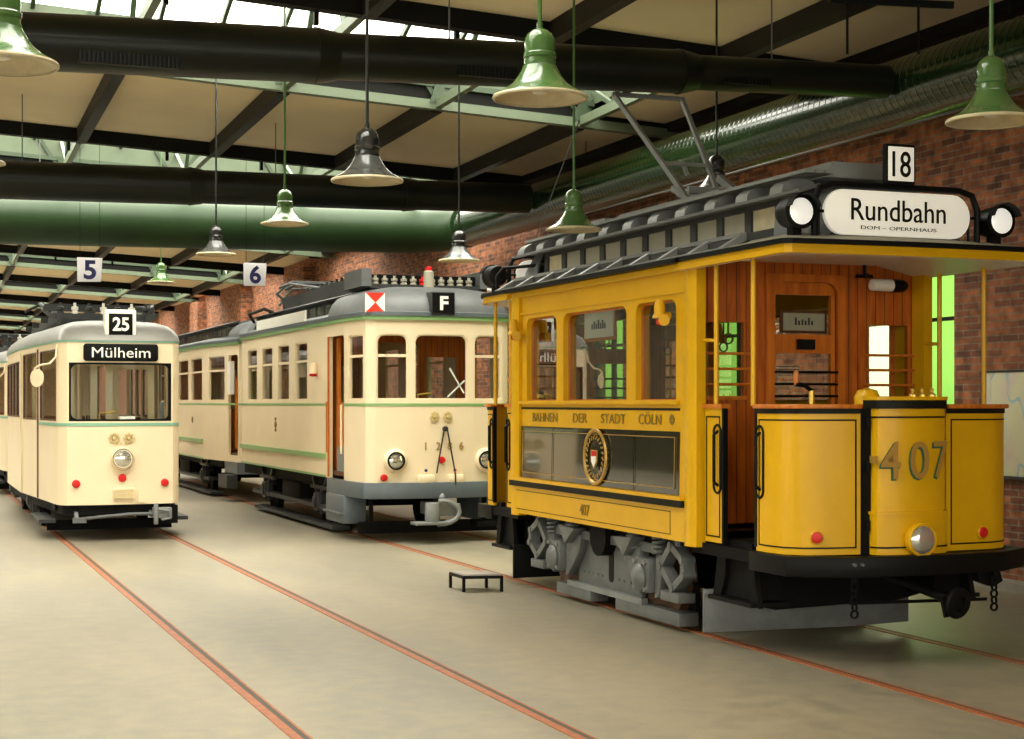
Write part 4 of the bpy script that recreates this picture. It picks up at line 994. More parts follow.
# ---------------------------------------------------------------- running gear
AX = (11.98, 13.86)
for y in AX:
    MB().cyl((XC - .8, y, .40), (XC + .8, y, .40), .06).build('axle', 'black_rough', T)
    for sd in (-1, 1):
        xw = XC + sd * .72
        w = MB(); w.lathe([(.0, -.03), (.10, -.03), (.12, .0), (.30, .0), (.32, -.05), (.40, -.06), (.40, .06), (.34, .06), (.31, .03), (.11, .03), (.09, .08), (.0, .08)], (xw, y, .414), (sd, 0, 0), 36)
        w.build('wheel', 'rust_dark', T)
for sd in (-1, 1):
    x = XC + sd * .86; xo = XC + sd * .93
    def px_(a, b): return sorted((XC + sd * a, XC + sd * b))
    fp = MB()   # riveted frame plate between the axle boxes
    fp.prism([(12.30, .62), (12.62, .66), (13.22, .66), (13.54, .62), (13.60, .20), (13.42, .16), (12.42, .16), (12.24, .20)], *px_(.80, .84), 'X')
    fo = fp.build('truck_side_frame', 'truck_grey', T, bevel=.006)
    MB().prism([(12.86 + .045 * math.cos(t), .40 + (.09 if math.sin(t) > 0 else -.09) + .05 * math.sin(t)) for t in [2 * PI * k / 20 for k in range(20)]], *px_(.835, .848), 'X').build('frame_slot', 'black', fo)
    b = MB()
    b.box(*px_(.78, .90), 11.75, 14.10, .60, .68)
    b.build('truck_top_beam', 'truck_grey', fo, bevel=.01)
    b = MB(); b.bar((XC + sd * .86, 12.15, .17), (XC + sd * .86, 13.75, .17), .06, .05); b.build('tie_bar', 'grey_light', fo)
    rv = MB()
    for yy in (12.36, 12.46, 13.26, 13.36, 13.46, 12.6, 12.7, 13.05, 13.15):
        for z in (.56, .30): rv.lathe([(.014, 0), (.010, .010), (0, .013)], (XC + sd * .84, yy, z), (sd, 0, 0), 8)
    rv.build('rivet', 'truck_grey', fo)
    for i, y in enumerate(AX):
        inw = 1 if i == 0 else -1
        ab = MB()
        ab.box(*px_(.80, .98), y - .13, y + .13, .28, .56)
        ao = ab.build('axle_box', 'truck_grey', T, bevel=.015)
        MB().lathe([(.115, 0), (.115, .03), (.085, .055), (.04, .075), (.0, .08)], (XC + sd * .97, y + inw * .0, .40), (sd, 0, 0), 22).build('axle_box_cover', 'truck_grey', ao)
        bt = MB()
        for dy in (-.10, .10):
            for z in (.31, .53): bt.lathe([(.02, 0), (.02, .02), (.0, .024)], (XC + sd * .98, y + dy, z), (sd, 0, 0), 8)
        bt.build('bolt', 'grey_light', ao)
        # pedestal with wedge-shaped gussets
        g = MB()
        g.prism([(y + inw * .16, .64), (y + inw * .50, .64), (y + inw * .46, .50), (y + inw * .30, .34), (y + inw * .18, .24), (y + inw * .14, .24)], *px_(.82, .92), 'X')
        g.build('pedestal', 'truck_grey', T, bevel=.008); g = MB()
        g.prism([(y - inw * .16, .62), (y - inw * .30, .60), (y - inw * .22, .26), (y - inw * .14, .24)], *px_(.82, .92), 'X')
        g.build('pedestal', 'truck_grey', T, bevel=.008)
        g = MB().prism([(y + inw * .14, .72), (y + inw * .52, .70), (y + inw * .30, .55)], *px_(.86, 1.0), 'X').build('gusset', 'truck_grey', T, bevel=.006)
        # helical springs above
        for dy in (-.20, .27):
            pts = [(XC + sd * .90 + .055 * math.cos(t), y + inw * dy + .055 * math.sin(t), .60 + .16 * t / (2 * PI * 4)) for t in [2 * PI * 4 * k / 40 for k in range(41)]]
            MB().tube(pts, .014, 6).build('coil_spring', 'truck_grey', T)
        sp = MB(); sp.lathe([(.035, 0), (.05, .02), (.05, .05), (.025, .06), (.025, .10)], (XC + sd * .93, y + inw * .27, .68), n=12); sp.build('spring_cap', 'truck_grey', T)
        # diamond shaped end casting and leaf of the outer spring
        ye = y - inw * .48
        ring = [(ye + .19 * inw, .52), (ye, .70), (ye - .20 * inw, .60), (ye - .22 * inw, .48), (ye - .03 * inw, .36)]
        c = MB()
        for a, b_ in zip(ring, ring[1:] + ring[:1]): c.bar((XC + sd * .90, *a), (XC + sd * .90, *b_), .06, .10, up=(sd, 0, 0))
        for a in ring: c.cyl((XC + sd * .84, *a), (XC + sd * .96, *a), .032, n=10)
        c.build('end_casting', 'truck_grey', T)
        c = MB(); c.box(*px_(.80, .96), *sorted((ye - .16 * inw, ye + .16 * inw)), .25, .33); c.build('casting_foot', 'truck_grey', T, bevel=.01)
        MB().cyl((XC + sd * .9, ye - .05 * inw, .68), (XC + sd * .9, ye - .05 * inw, .80), .03, n=10).build('suspension_bolt', 'truck_grey', T)
        # guard plate outside the wheel and rail brake beam close to the rail
        MB().prism([(y - inw * .45, .12), (y - inw * .45, .36), (y - inw * .34, .42), (y - inw * .26, .30), (y - inw * .26, .12)], *px_(.66, .70), 'X').build('wheel_guard', 'black_rough', T)
        MB().box(*px_(.70, .88), *sorted((y - inw * .50, y + inw * .72) if i == 0 else (y + .18, y - .62)), .045, .155).build('rail_brake_beam', 'truck_grey', T, bevel=.008)
bx('motor_casing', 'black_rough', T, XC - .62, XC + .62, 12.2, 13.65, .25, .72, bevel=.05)
bx('underframe', 'black_rough', T, XC - .86, XC + .86, YA + .1, YR - .1, .70, .84)
br = MB(); br.cyl((XC - .75, 12.92, .66), (XC - .95, 12.92, .66), .17, n=24); br.build('brake_reservoir', 'black_rough', T)
# ================================================================== CREAM TRAMS
def dome(T, path, z0, steps, cy, m, name='roof_dome'):
    """closed roof built from the plan outline, shrinking and rising"""
    ys = [p[1] for p in path]; hl = (max(ys) - min(ys)) / 2; cx = sum(p[0] for p in path) / len(path)
    rings = [[(cx + (x - cx) * k, cy + (y - cy) * (1 - i / hl), z) for x, y in path] for (k, i, z) in steps]
    return MB().rings(rings, cap0=False, cap1=True).build(name, m, T, angle=60)
def bogie(T, xc, y, m='black_rough', r=.36):
    MB().cyl((xc - .8, y, r + .005), (xc + .8, y, r + .005), .06).build('axle', m, T)
    for sd in (-1, 1):
        MB().lathe([(.0, -.03), (.10, -.03), (.12, 0), (r - .08, 0), (r - .06, -.05), (r, -.06), (r, .05), (r - .05, .05), (r - .07, .02), (.1, .02), (.08, .07), (0, .07)], (xc + sd * .72, y, r + .005), (sd, 0, 0), 30).build('wheel', m, T)
        b = MB().box(*sorted((xc + sd * .80, xc + sd * .95)), y - .12, y + .12, .26, .52).build('axle_box', 'dark_grey', T, bevel=.02)
        MB().lathe([(.09, 0), (.09, .03), (.03, .05), (0, .05)], (xc + sd * .94, y, .39), (sd, 0, 0), 16).build('axle_box_cover', 'dark_grey', b)
        g = MB()
        for a in (-1, 1): g.bar((xc + sd * .87, y + a * .15, .52), (xc + sd * .87, y + a * .42, .74), .05, .06).bar((xc + sd * .87, y + a * .16, .22), (xc + sd * .87, y + a * .16, .60), .06, .07)
        g.bar((xc + sd * .87, y - .5, .60), (xc + sd * .87, y + .5, .60), .06, .05)
        g.build('spring_hanger', 'dark_grey', T)

# ------------------------------------------------------------------ F 1286
def tram_f(XC, YF_, YS0, YS1, YE, label, front):
    """old cream car with clerestory: front at YF_, saloon YS0..YS1, rear end YE"""
    T = thing('tram', (XC, (YF_ + YE) / 2, 0), label, 'tram')
    xl, xr = XC - 1.08, XC + 1.08
    if front:
        fr = [(XC - 1.07, YF_ + .88), (XC - .99, YF_ + .17), (XC - .90, YF_ + .09), (XC - .45, YF_ + .02), (XC, YF_), (XC + .45, YF_ + .02), (XC + .90, YF_ + .09), (XC + .99, YF_ + .17), (XC + 1.07, YF_ + .88)]
    else:
        fr = [(XC - .80, YF_ + .10), (XC - .45, YF_ + .02), (XC, YF_), (XC + .45, YF_ + .02), (XC + .80, YF_ + .10)]
    re = [(XC + .78, YE - .08), (XC + .4, YE), (XC, YE), (XC - .4, YE), (XC - .78, YE - .08)]
    pts = [(xl, YS1), (xl, YS0)] + fr + [(xr, YS0), (xr, YS1)]
    ring = pts + re
    full = re[2:] + pts + re[:3]                     # open path starting and ending at the rear centre
    L = path_len(full); s = lambda Y=None, X=None, side=-1: s_of(full, Y=Y, X=X, side=side)
    holes, frames = [], []
    zw0, zw1 = 1.885, 2.74
    wins = []
    if front:
        for c in ((27.30 - 1.15 * k - .42, 27.30 - 1.15 * k + .30) for k in range(4)):
            wins.append((c[0], c[1]))
        wins = [(27.30 - 1.18 * k - .76, 27.30 - 1.18 * k) for k in range(4)]
    else:
        n = 4; stp = (YS1 - YS0 - .1) / n; wins = [(YS0 + .1 + stp * k, YS0 + .1 + stp * k + stp - .30) for k in range(n)]
    for y0, y1 in wins:
        holes.append((s(Y=y1), s(Y=y0), zw0, zw1, 0, .05, 'w'))
        holes.append((s(Y=y0, side=1), s(Y=y1, side=1), zw0, zw1, 0, .05, 'w'))
    if front:
        holes.append((s(Y=YF_ + 1.72), s(Y=YF_ + .95), .80, 2.76, 0, .06, 'd'))
        holes.append((s(Y=YF_ + .95, side=1), s(Y=YF_ + 1.72, side=1), .80, 2.76, 0, .06, 'd'))
        holes.append((s(Y=YF_ + .78), s(Y=YF_ + .26), zw0, zw1, 0, .05, 'w'))
        holes.append((s(Y=YF_ + .26, side=1), s(Y=YF_ + .78, side=1), zw0, zw1, 0, .05, 'w'))
        holes.append((s(X=XC - .87), s(X=XC - .46), zw0, zw1, .02, .10, 'w'))
        holes.append((s(X=XC - .37), s(X=XC + .37), zw0, zw1, .02, .10, 'c'))
        holes.append((s(X=XC + .46), s(X=XC + .87), zw0, zw1, .02, .10, 'w'))
    else:
        holes.append((s(Y=YF_ + 1.95), s(Y=YF_ + .95), zw0, zw1, 0, .06, 'w'))
        holes.append((s(Y=YF_ + .72), s(Y=YF_ + .18), .86, zw1, 0, .08, 'd'))
        holes.append((s(X=XC - .70), s(X=XC - .30), zw0, zw1, 0, .06, 'w')); holes.append((s(X=XC - .22), s(X=XC + .22), zw0, zw1, 0, .06, 'w')); holes.append((s(X=XC + .30), s(X=XC + .70), zw0, zw1, 0, .06, 'w'))
    zb = .80 if front else .74
    wall(full, zb, 2.935, [h[:6] for h in holes]).build('body_shell', 'cream', T, solid=.05)
    for h in holes:
        if h[6] == 'd': continue
        window(full, h[:6], T, 'cream', fw=.018, depth=.04, off=-.012, goff=-.035, bar=2.46 if h[6] == 'w' else None, barm='cream')
    wall(full, 1.80, 1.835, off=.006).build('waist_line', 'green_line', T, solid=.01) if not front else None
    if front:
        ds = sorted((h[0], h[1]) for h in holes if h[6] == 'd'); segs = [(0, ds[0][0]), (ds[0][1], ds[1][0]), (ds[1][1], L[-1])]
    else:
        ds = sorted((h[0], h[1]) for h in holes if h[6] == 'd'); segs = [(0, ds[0][0]), (ds[0][1], L[-1])]
    for a, b in segs:
        if front: wall(full, 1.80, 1.835, off=.006, s0=a, s1=b).build('waist_line', 'green_line', T, solid=.01)
    wall(full, 2.93, 2.98, off=.035).build('eave_line', 'green_line', T, solid=.06)
    wall(full, 2.98, 3.03, off=.05).build('gutter', 'blue_grey', T, solid=.07)
    sa, sb = s(Y=YS1), s(Y=YS0)
    for a, b in ((sa, sb), (s(Y=YS0, side=1), s(Y=YS1, side=1))):
        wall(full, 1.06, 1.13, off=.035, s0=a, s1=b).build('belt_rail', 'green_line', T, solid=.045)
        wall(full, zb, zb + .03, off=.008, s0=a, s1=b).build('sill_line', 'green_line', T, solid=.012)
    # inside: floor, ceiling, bulkhead walls, benches
    inner = [(XC + (x - XC) * .94, (YF_ + YE) / 2 + (y - (YF_ + YE) / 2) * .975) for x, y in ring]
    MB().prism(inner, .84, .90, 'Z').build('floor_board', 'wood_dark', T)
    MB().prism(inner, 2.90, 2.925, 'Z').build('ceiling_board', 'sign_white', T)
    for yb in ((YS0 + .06, YS1 - .06) if front else (YS0 + .06,)):
        pth = [(XC - 1.02, yb), (XC + 1.02, yb)]
        w = wall(pth, .9, 2.93, [(.14, .60, 1.7, 2.5), (.72, 1.32, .95, 2.7, 0, .06), (1.44, 1.9, 1.7, 2.5)]).build('bulkhead', 'wood', T, solid=.05)
        for h in ((.14, .60), (1.44, 1.9)): wall(pth, 1.7, 2.5, off=-.02, s0=h[0], s1=h[1]).build('window_pane', 'glass', w)
    for sd in (-1, 1):
        b = MB(); x0, x1 = sorted((XC + sd * 1.0, XC + sd * .55)); b.box(x0, x1, YS0 + .2, YS1 - .2, 1.28, 1.34).box(x0, x1, YS0 + .3, YS1 - .3, .9, 1.28)
        b.build('bench', 'wood_plain', T)
    if front:
        # folding doors stand open: wooden leaf and lower panel seen in the doorway
        for sd in (-1, 1):
            x = XC + sd * 1.0
            d = MB().box(*sorted((x - sd * .02, x - sd * .06)), YF_ + 1.60, YF_ + 1.70, .92, 2.74).build('door_leaf', 'wood_orange', T)
            MB().box(*sorted((x - sd * .015, x - sd * .05)), YF_ + .97, YF_ + 1.60, .92, 1.86).build('gate_panel', 'wood_plain', T)
            MB().box(*sorted((x + sd * .0, x - sd * .014)), YF_ + .98, YF_ + 1.59, .88, 1.24).build('kick_grille', 'grey_light', T)
            MB().cyl((XC + sd * 1.085, YF_ + 1.04, 1.15), (XC + sd * 1.085, YF_ + 1.04, 1.82), .016, n=8).build('grab_rail', 'cream', T)
            MB().box(*sorted((XC + sd * 1.08, XC + sd * 1.10)), YF_ + 1.78, YF_ + 1.83, 1.15, 1.86).build('door_rail', 'wood_orange', T)
            MB().box(*sorted((XC + sd * 1.08, XC + sd * 1.10)), YF_ + 1.70, YF_ + 1.745, .82, 2.76).build('door_post', 'wood_orange', T)
            lp = MB(); lp.lathe([(0, .10), (.05, .09), (.06, .02), (.06, -.05), (.075, -.06)], (XC + sd * 1.14, YF_ + 2.40, 2.32), n=14).cyl((XC + sd * 1.07, YF_ + 2.4, 2.30), (XC + sd * 1.14, YF_ + 2.4, 2.30), .03)
            lo = lp.build('signal_lamp', 'cream', T); MB().lathe([(.06, 0), (.05, -.04), (0, -.05)], (XC + sd * 1.14, YF_ + 2.4, 2.265), n=12).build('red_lens', 'red', lo)
        # driver's stand
        b = MB().box(XC - .38, XC - .10, YF_ + .16, YF_ + .40, .9, 1.88).build('controller', 'dark_grey', T)
        MB().tube([(XC - .24, YF_ + .28, 1.88), (XC - .24, YF_ + .28, 1.95), (XC - .08, YF_ + .24, 1.97)], .015).build('crank', 'brass', b)
        # front fittings
        nose = lambda x: YF_ + (0 if abs(x - XC) < .05 else .02 * abs(x - XC) / .45 if abs(x - XC) < .45 else .02 + .07 * (abs(x - XC) - .45) / .45)
        for sx in (-.63, .63):
            x = XC + sx; y = nose(x)
            h = MB().lathe([(.155, -.01), (.160, .03), (.14, .06), (.118, .07)], (x, y, 1.085), (0, -1, 0), 28).build('headlamp', 'cream', T)
            MB().shell([(.12, .06), (.118, .082), (.098, .085), (.095, .07)], (x, y, 1.085), (0, -1, 0), 28).build('lamp_bezel', 'black', h)
            MB().lathe([(.098, .068), (.07, .08), (0, .086)], (x, y, 1.085), (0, -1, 0), 28).build('headlamp_glass', 'reflector', h)
        for x, z, r in ((XC - .77, .865, .042), (XC + .745, .875, .042), (XC, 1.09, .042)):
            MB().lathe([(r * 1.15, -.005), (r * 1.1, .015), (r, .03), (0, .045)], (x, nose(x), z), (0, -1, 0), 18).build('red_lamp', 'red', T)
        for ch, x in zip('1286', (6.44, 6.61, 6.77, 6.935)):
            lettering(ch, (x - 6.66 + XC, nose(x - 6.66 + XC) - .008, 1.275), (1, 0, 0), h=.10, m='gold', parent=T, bold=.006)
        for sx in (-.10, .08):
            cr = MB()
            for k in range(8):
                a = 2 * PI * k / 8; x = XC + .0 + sx; cr.lathe([(.020, 0), (.02, .015), (0, .022)], (x + .045 * math.cos(a), YF_ - .004, 1.66 + .05 * math.sin(a)), (0, -1, 0), 8)
            cr.lathe([(.03, 0), (.025, .03), (0, .035)], (XC + sx, YF_ - .004, 1.66), (0, -1, 0), 10); cr.build('crest', 'gold_pale', T)
        wp = MB(); wp.cyl((XC + .04, YF_ - .0, 1.50), (XC + .04, YF_ - .05, 1.50), .035, n=12)
        wp.bar((XC + .02, YF_ - .05, 1.50), (XC - .09, YF_ - .06, .92), .018, .012, up=(0, 1, 0)).bar((XC + .06, YF_ - .05, 1.50), (XC + .17, YF_ - .06, .90), .018, .012, up=(0, 1, 0)).bar((XC + .17, YF_ - .06, .90), (XC + .17, YF_ - .06, .76), .02, .014, up=(0, 1, 0))
        wp.build('jumper_cable', 'dark_grey', T)
        for sx, e in ((-.22, 'blue'), (.18, 'red')):
            sk = MB().box(XC + sx - .11, XC + sx + .11, YF_ - .06, YF_ + .02, .79, .90).build('socket_box', 'cream', T, bevel=.02)
            MB().lathe([(.022, 0), (.018, .02), (0, .024)], (XC + sx + .0, YF_ - .005, .955), (0, -1, 0), 10).build('socket_lamp', e, sk)
        # white crossed plate in the centre window
        b = MB(); b.bar((XC + .34, YF_ + .06, 2.14), (XC + .10, YF_ + .06, 1.92), .02, .005, up=(0, 1, 0)).bar((XC + .13, YF_ + .06, 2.30), (XC + .33, YF_ + .06, 1.97), .02, .005, up=(0, 1, 0)); b.build('window_cross', 'white', T)
        # bumper, steps, coupler
        bp = [(XC - 1.10, YF_ + 1.78), (XC - 1.10, YF_ + .85), (XC - 1.03, YF_ + .14), (XC - .9, YF_ + .03), (XC - .45, YF_ - .05), (XC, YF_ - .07), (XC + .45, YF_ - .05), (XC + .9, YF_ + .03), (XC + 1.03, YF_ + .14), (XC + 1.10, YF_ + .85), (XC + 1.10, YF_ + 1.78)]
        bm_ = wall(bp, .59, .80).build('bumper', 'blue_grey', T, solid=.08, bevel=.01)
        for sd in (-1, 1):
            st = MB(); st.box(*sorted((XC + sd * 1.12, XC + sd * .8)), YF_ + .80, YF_ + 1.75, .22, .60); so = st.build('step_well', 'blue_grey', T, bevel=.02)
            MB().box(*sorted((XC + sd * 1.17, XC + sd * .85)), YF_ + .82, YF_ + 1.73, .34, .37).build('step_board', 'grey', so)
        cp = MB()
        cp.box(XC - .14, XC + .22, YF_ - .12, YF_ + .5, .36, .52).cyl((XC - .16, YF_ - .10, .27), (XC - .16, YF_ - .10, .54), .10, n=18)
        pts = [(XC - .06 + .25 * math.cos(t), YF_ - .16, .41 + .15 * math.sin(t)) for t in [-PI * .55 + PI * 1.1 * k / 10 for k in range(11)]]
        cp.tube(pts, .035, 8); cp.box(XC - .42, XC + .05, YF_ - .20, YF_ + .05, .25, .29).lathe([(.03, 0), (.045, .06), (.02, .10), (0, .11)], (XC - .02, YF_ - .08, .55), n=10)
        cp.bar((XC - .1, YF_ - .12, .24), (XC + .18, YF_ - .12, .33), .05, .05)
        cp.build('coupler', 'grey_light', T, bevel=.01)
        lg = MB(); lg.box(XC - .98, XC + .98, YF_ + .55, YF_ + .60, .10, .26).bar((XC - .8, YF_ + .58, .26), (XC - .8, YF_ + .58, .7), .05, .05).bar((XC + .8, YF_ + .58, .26), (XC + .8, YF_ + .58, .7), .05, .05)
        lg.build('lifeguard', 'black_rough', T)
        b = MB(); b.box(XC + .5, XC + .95, YF_ + .02, YF_ + .3, .20, .26).bar((XC + .9, YF_ + .1, .24), (XC + .9, YF_ + .1, .6), .06, .06); b.build('guard_bracket', 'black_rough', T)
        # roof signs
        sg = MB().box(XC - 1.02, XC - .76, YF_ + .06, YF_ + .09, 3.02, 3.275).build('warning_board', 'sign_white', T)
        x0, x1, z0, z1 = XC - 1.02, XC - .76, 3.02, 3.275; xm, zm = (x0 + x1) / 2, (z0 + z1) / 2
        t = MB(); yq = YF_ + .056
        t.add([(x0, yq, z1), (x1, yq, z1), (xm, yq, zm), (x0, yq, z0), (x1, yq, z0)], [(0, 2, 1), (3, 4, 2)]); t.build('red_triangle', 'red_sign', sg, solid=.002)
        MB().bar((xm, YF_ + .09, 3.02), (xm, YF_ + .3, 3.10), .03, .03).build('board_bracket', 'grey', sg)
        fb = MB().box(XC - .165, XC + .165, YF_ - .06, YF_ + .30, 3.0, 3.30).build('letter_box', 'dark_grey', T, bevel=.01)
        MB().box(XC - .15, XC + .15, YF_ - .07, YF_ - .055, 3.015, 3.285).build('letter_face', 'black', fb)
        lettering('F', (XC + .01, YF_ - .074, 3.15), (1, 0, 0), w=.115, h=.185, m='white', parent=fb, bold=.03)
        sgn = MB().bar((XC - 1.08, YF_ + 3.1, 3.125), (XC - 1.08, YF_ + 6.5, 3.125), .03, .16).build('side_board', 'sign_white', T)
        lettering('STADTWALD', (XC - 1.037, YF_ + 4.7, 3.115), (0, -1, 0), w=1.7, h=.07, m='dark_grey', parent=sgn) if False else None
        cr = MB()
        for k in range(6):
            a = 2 * PI * k / 6; cr.lathe([(.03, 0), (.02, .01), (0, .012)], (xl - .001, 25.1 + .05 * math.cos(a), 1.50 + .10 * math.sin(a)), (-1, 0, 0), 8)
        cr.lathe([(.06, 0), (.05, .014), (0, .016)], (xl - .001, 25.1, 1.5), (-1, 0, 0), 12); cr.build('side_crest', 'text_brown', T)
    else:
        bp = [(XC - .86, YF_ + 1.2), (XC - .84, YF_ + .08), (XC - .45, YF_ - .04), (XC, YF_ - .06), (XC + .45, YF_ - .04), (XC + .84, YF_ + .08), (XC + .86, YF_ + 1.2)]
        wall(bp, .52, .74).build('bumper', 'blue_grey', T, solid=.08)
        MB().box(XC - 1.02, XC - .82, YF_ + .15, YF_ + 1.0, .26, .50).build('step_board', 'dark_grey', T)
        MB().cyl((XC - .84, YF_ + .16, 1.0), (XC - .84, YF_ + .16, 2.3), .016, n=8).build('grab_rail', 'wood_orange', T)
        MB().box(XC - .9, XC - .82, YF_ + .45, YF_ + .7, 2.0, 2.62).build('route_plate', 'sign_white', T)
        cr = MB().lathe([(.07, 0), (.05, .014), (0, .016)], (xl - .001, YS0 + 1.2, 1.5), (-1, 0, 0), 10); cr.build('side_crest', 'text_brown', T)
    # dome and clerestory
    cy = (YF_ + YE) / 2
    dome(T, ring, 3.03, [(1.02, -.02, 3.03), (.98, .03, 3.06), (.88, .12, 3.10), (.74, .30, 3.13), (.5, .5, 3.15)], cy, 'grey', 'lower_roof')
    # rounded hoods over the two ends, running into the clerestory
    for f in (-1, 1):
        e0 = YF_ if f < 0 else YE; bk = (YF_ + 1.75 if front else YF_ + 1.2) if f < 0 else YE - .7
        half = [(x, y) for x, y in ring if (y < bk - .05 if f < 0 else y > bk + .05)]
        half.sort(key=lambda p: math.atan2((p[1] - bk) * f, p[0] - XC))
        xa = max(abs(p[0] - XC) for p in half); half = [(XC + (1.08 if f < 0 and front else xa), bk)] + half + [(XC - (1.08 if f < 0 and front else xa), bk)]
        rr = []
        for k, i, z in ((1.01, 0, 3.03), (.995, .015, 3.11), (.955, .06, 3.20), (.88, .15, 3.29), (.74, .32, 3.355), (.5, .55, 3.40), (.2, .8, 3.42)):
            d = abs(e0 - bk); rr.append([(XC + (x - XC) * k, bk + (y - bk) * (1 - min(i / d, .9)), z) for x, y in half])
        MB().rings(rr, closed=True, cap1=True).build('end_hood', 'grey', T, angle=60)
    c0, c1 = (YF_ + 1.70, YE - .65) if front else (YF_ + 1.1, YE - .65)
    for sd in (-1, 1):
        b = MB().box(*sorted((XC + sd * .70, XC + sd * .66)), c0, c1, 3.05, 3.36).build('clerestory_side', 'dark_grey', T)
        n = int((c1 - c0 - .3) / .5)
        for k in range(n):
            y = c0 + .3 + k * .5
            MB().box(*sorted((XC + sd * .705, XC + sd * .70)), y, y + .38, 3.14, 3.30).build('clerestory_pane', 'smoke', b)
        MB().prism([(XC + sd * .82, 3.33), (XC + sd * .84, 3.345), (XC + sd * .6, 3.42), (XC + sd * .6, 3.38)], c0 - .05, c1 + .05, 'Y').build('clerestory_eave', 'dark_grey', T)
    pr = [(-.64, 3.39), (-.4, 3.43), (0, 3.45), (.4, 3.43), (.64, 3.39)]
    MB().rings([[(XC + x, y, z) for x, z in pr] for y in (c0 - .05, c1 + .05)], closed=False, cap1=False).build('clerestory_roof', 'grey', T, solid=.03)
    # running gear
    ya = YS0 + 1.15 if front else YS0 + .9; yb = YS1 - 1.15 if front else YS1 - .9
    for y in (ya, yb): bogie(T, XC, y)
    MB().box(XC - .85, XC + .85, YS0 - .9, YS1 + .9, .60, .84).build('underframe', 'black_rough', T)
    b = MB()
    b.box(XC - .93, XC - .75, YS0 + .2, YS1 - .2, .30, .36).box(XC + .75, XC + .93, YS0 + .2, YS1 - .2, .30, .36); b.build('truck_beam', 'dark_grey', T)
    b = MB(); b.box(XC - .90, XC - .2, (ya + yb) / 2 - .6, (ya + yb) / 2 + .6, .28, .62); b.build('equipment_box', 'black_rough', T, bevel=.03)
    b = MB(); b.box(XC - .97, XC - .72, ya - 1.1, yb + .6, .05, .10); b.build('rail_brake_beam', 'dark_grey', T)
    return T
TF = tram_f(6.66, 20.0, 21.90, 27.80, 29.0, 'cream tram 1286 with a black F sign and red-white board on its roof', True)
# roof gear of the F tram
b = MB(); X = 6.66
b.box(X - .75, X + 1.0, 20.95, 21.85, 3.40, 3.46); bo = b.build('resistor_tray', 'dark_grey', TF)
for k in range(11):
    MB().lathe([(.045, 0), (.045, .02), (.03, .03), (.045, .05), (.045, .08), (.02, .09), (.02, .12)], (X - .62 + .135 * k, 21.0, 3.46), n=10).build('insulator', 'canvas' if k != 5 else 'red', bo)
MB().box(X - .70, X + .95, 21.1, 21.8, 3.46, 3.60).build('resistor_bank', 'black_rough', bo)
MB().box(X + .86, X + 1.0, 20.9, 21.8, 3.42, 3.66).build('end_plate', 'grey', bo)
MB().box(X - .84, X - .70, 20.9, 21.8, 3.42, 3.66).build('end_plate', 'grey', bo)
c = MB().lathe([(.085, 0), (.085, .04), (.07, .05), (.07, .28), (.05, .30), (0, .31)], (X + .02, 20.62, 3.33), n=18).build('lightning_arrester', 'canvas', TF)
MB().lathe([(.05, 0), (.05, .05), (0, .06)], (X + .02, 20.62, 3.63), n=12).build('arrester_cap', 'red', c)
b = MB(); b.bar((X - .45, 22.0, 3.56), (X - .45, 27.2, 3.52), .08, .24).bar((X + .45, 22.0, 3.56), (X + .45, 27.2, 3.52), .08, .24)
for y in (22.1, 24.0, 26.0, 27.1): b.bar((X - .5, y, 3.46), (X + .5, y, 3.46), .08, .08)
b.build('pantograph_base', 'dark_grey', TF)
for k in range(12):
    MB().lathe([(.035, 0), (.035, .03), (.02, .04), (.03, .06)], (X - .45, 22.2 + .3 * k, 3.675 - .0023 * k), n=8).build('insulator', 'dark_grey', TF)
b = MB()
for s in (-1, 1):
    b.tube([(X + s * .4, 24.4, 3.62), (X + s * .7, 25.8, 3.80), (X + s * .6, 27.2, 3.72), (X + s * .3, 28.0, 3.68)], .022, 6)
    b.tube([(X + s * .35, 27.9, 3.64), (X + s * .55, 26.2, 3.74), (X + s * .3, 24.6, 3.66)], .018, 6)
for y, w, z in ((25.8, .7, 3.80), (26.0, .75, 3.84), (28.0, .3, 3.68)): b.tube([(X - w, y + .3, z - .08), (X - w * .8, y, z), (X + w * .8, y, z), (X + w, y + .3, z - .08)], .025, 6)
b.build('pantograph', 'grey', TF)
MB().tube([(X - .75, 26.6, 3.34), (X - .85, 27.0, 3.44), (X - .85, 28.3, 3.42), (X - .7, 28.6, 3.3)], .03, 8).build('roof_cable', 'black', TF)

TT = tram_f(6.66, 29.35, 31.65, 38.2, 40.4, 'cream trailer tram with a grey roof, standing coupled behind the F tram', False)

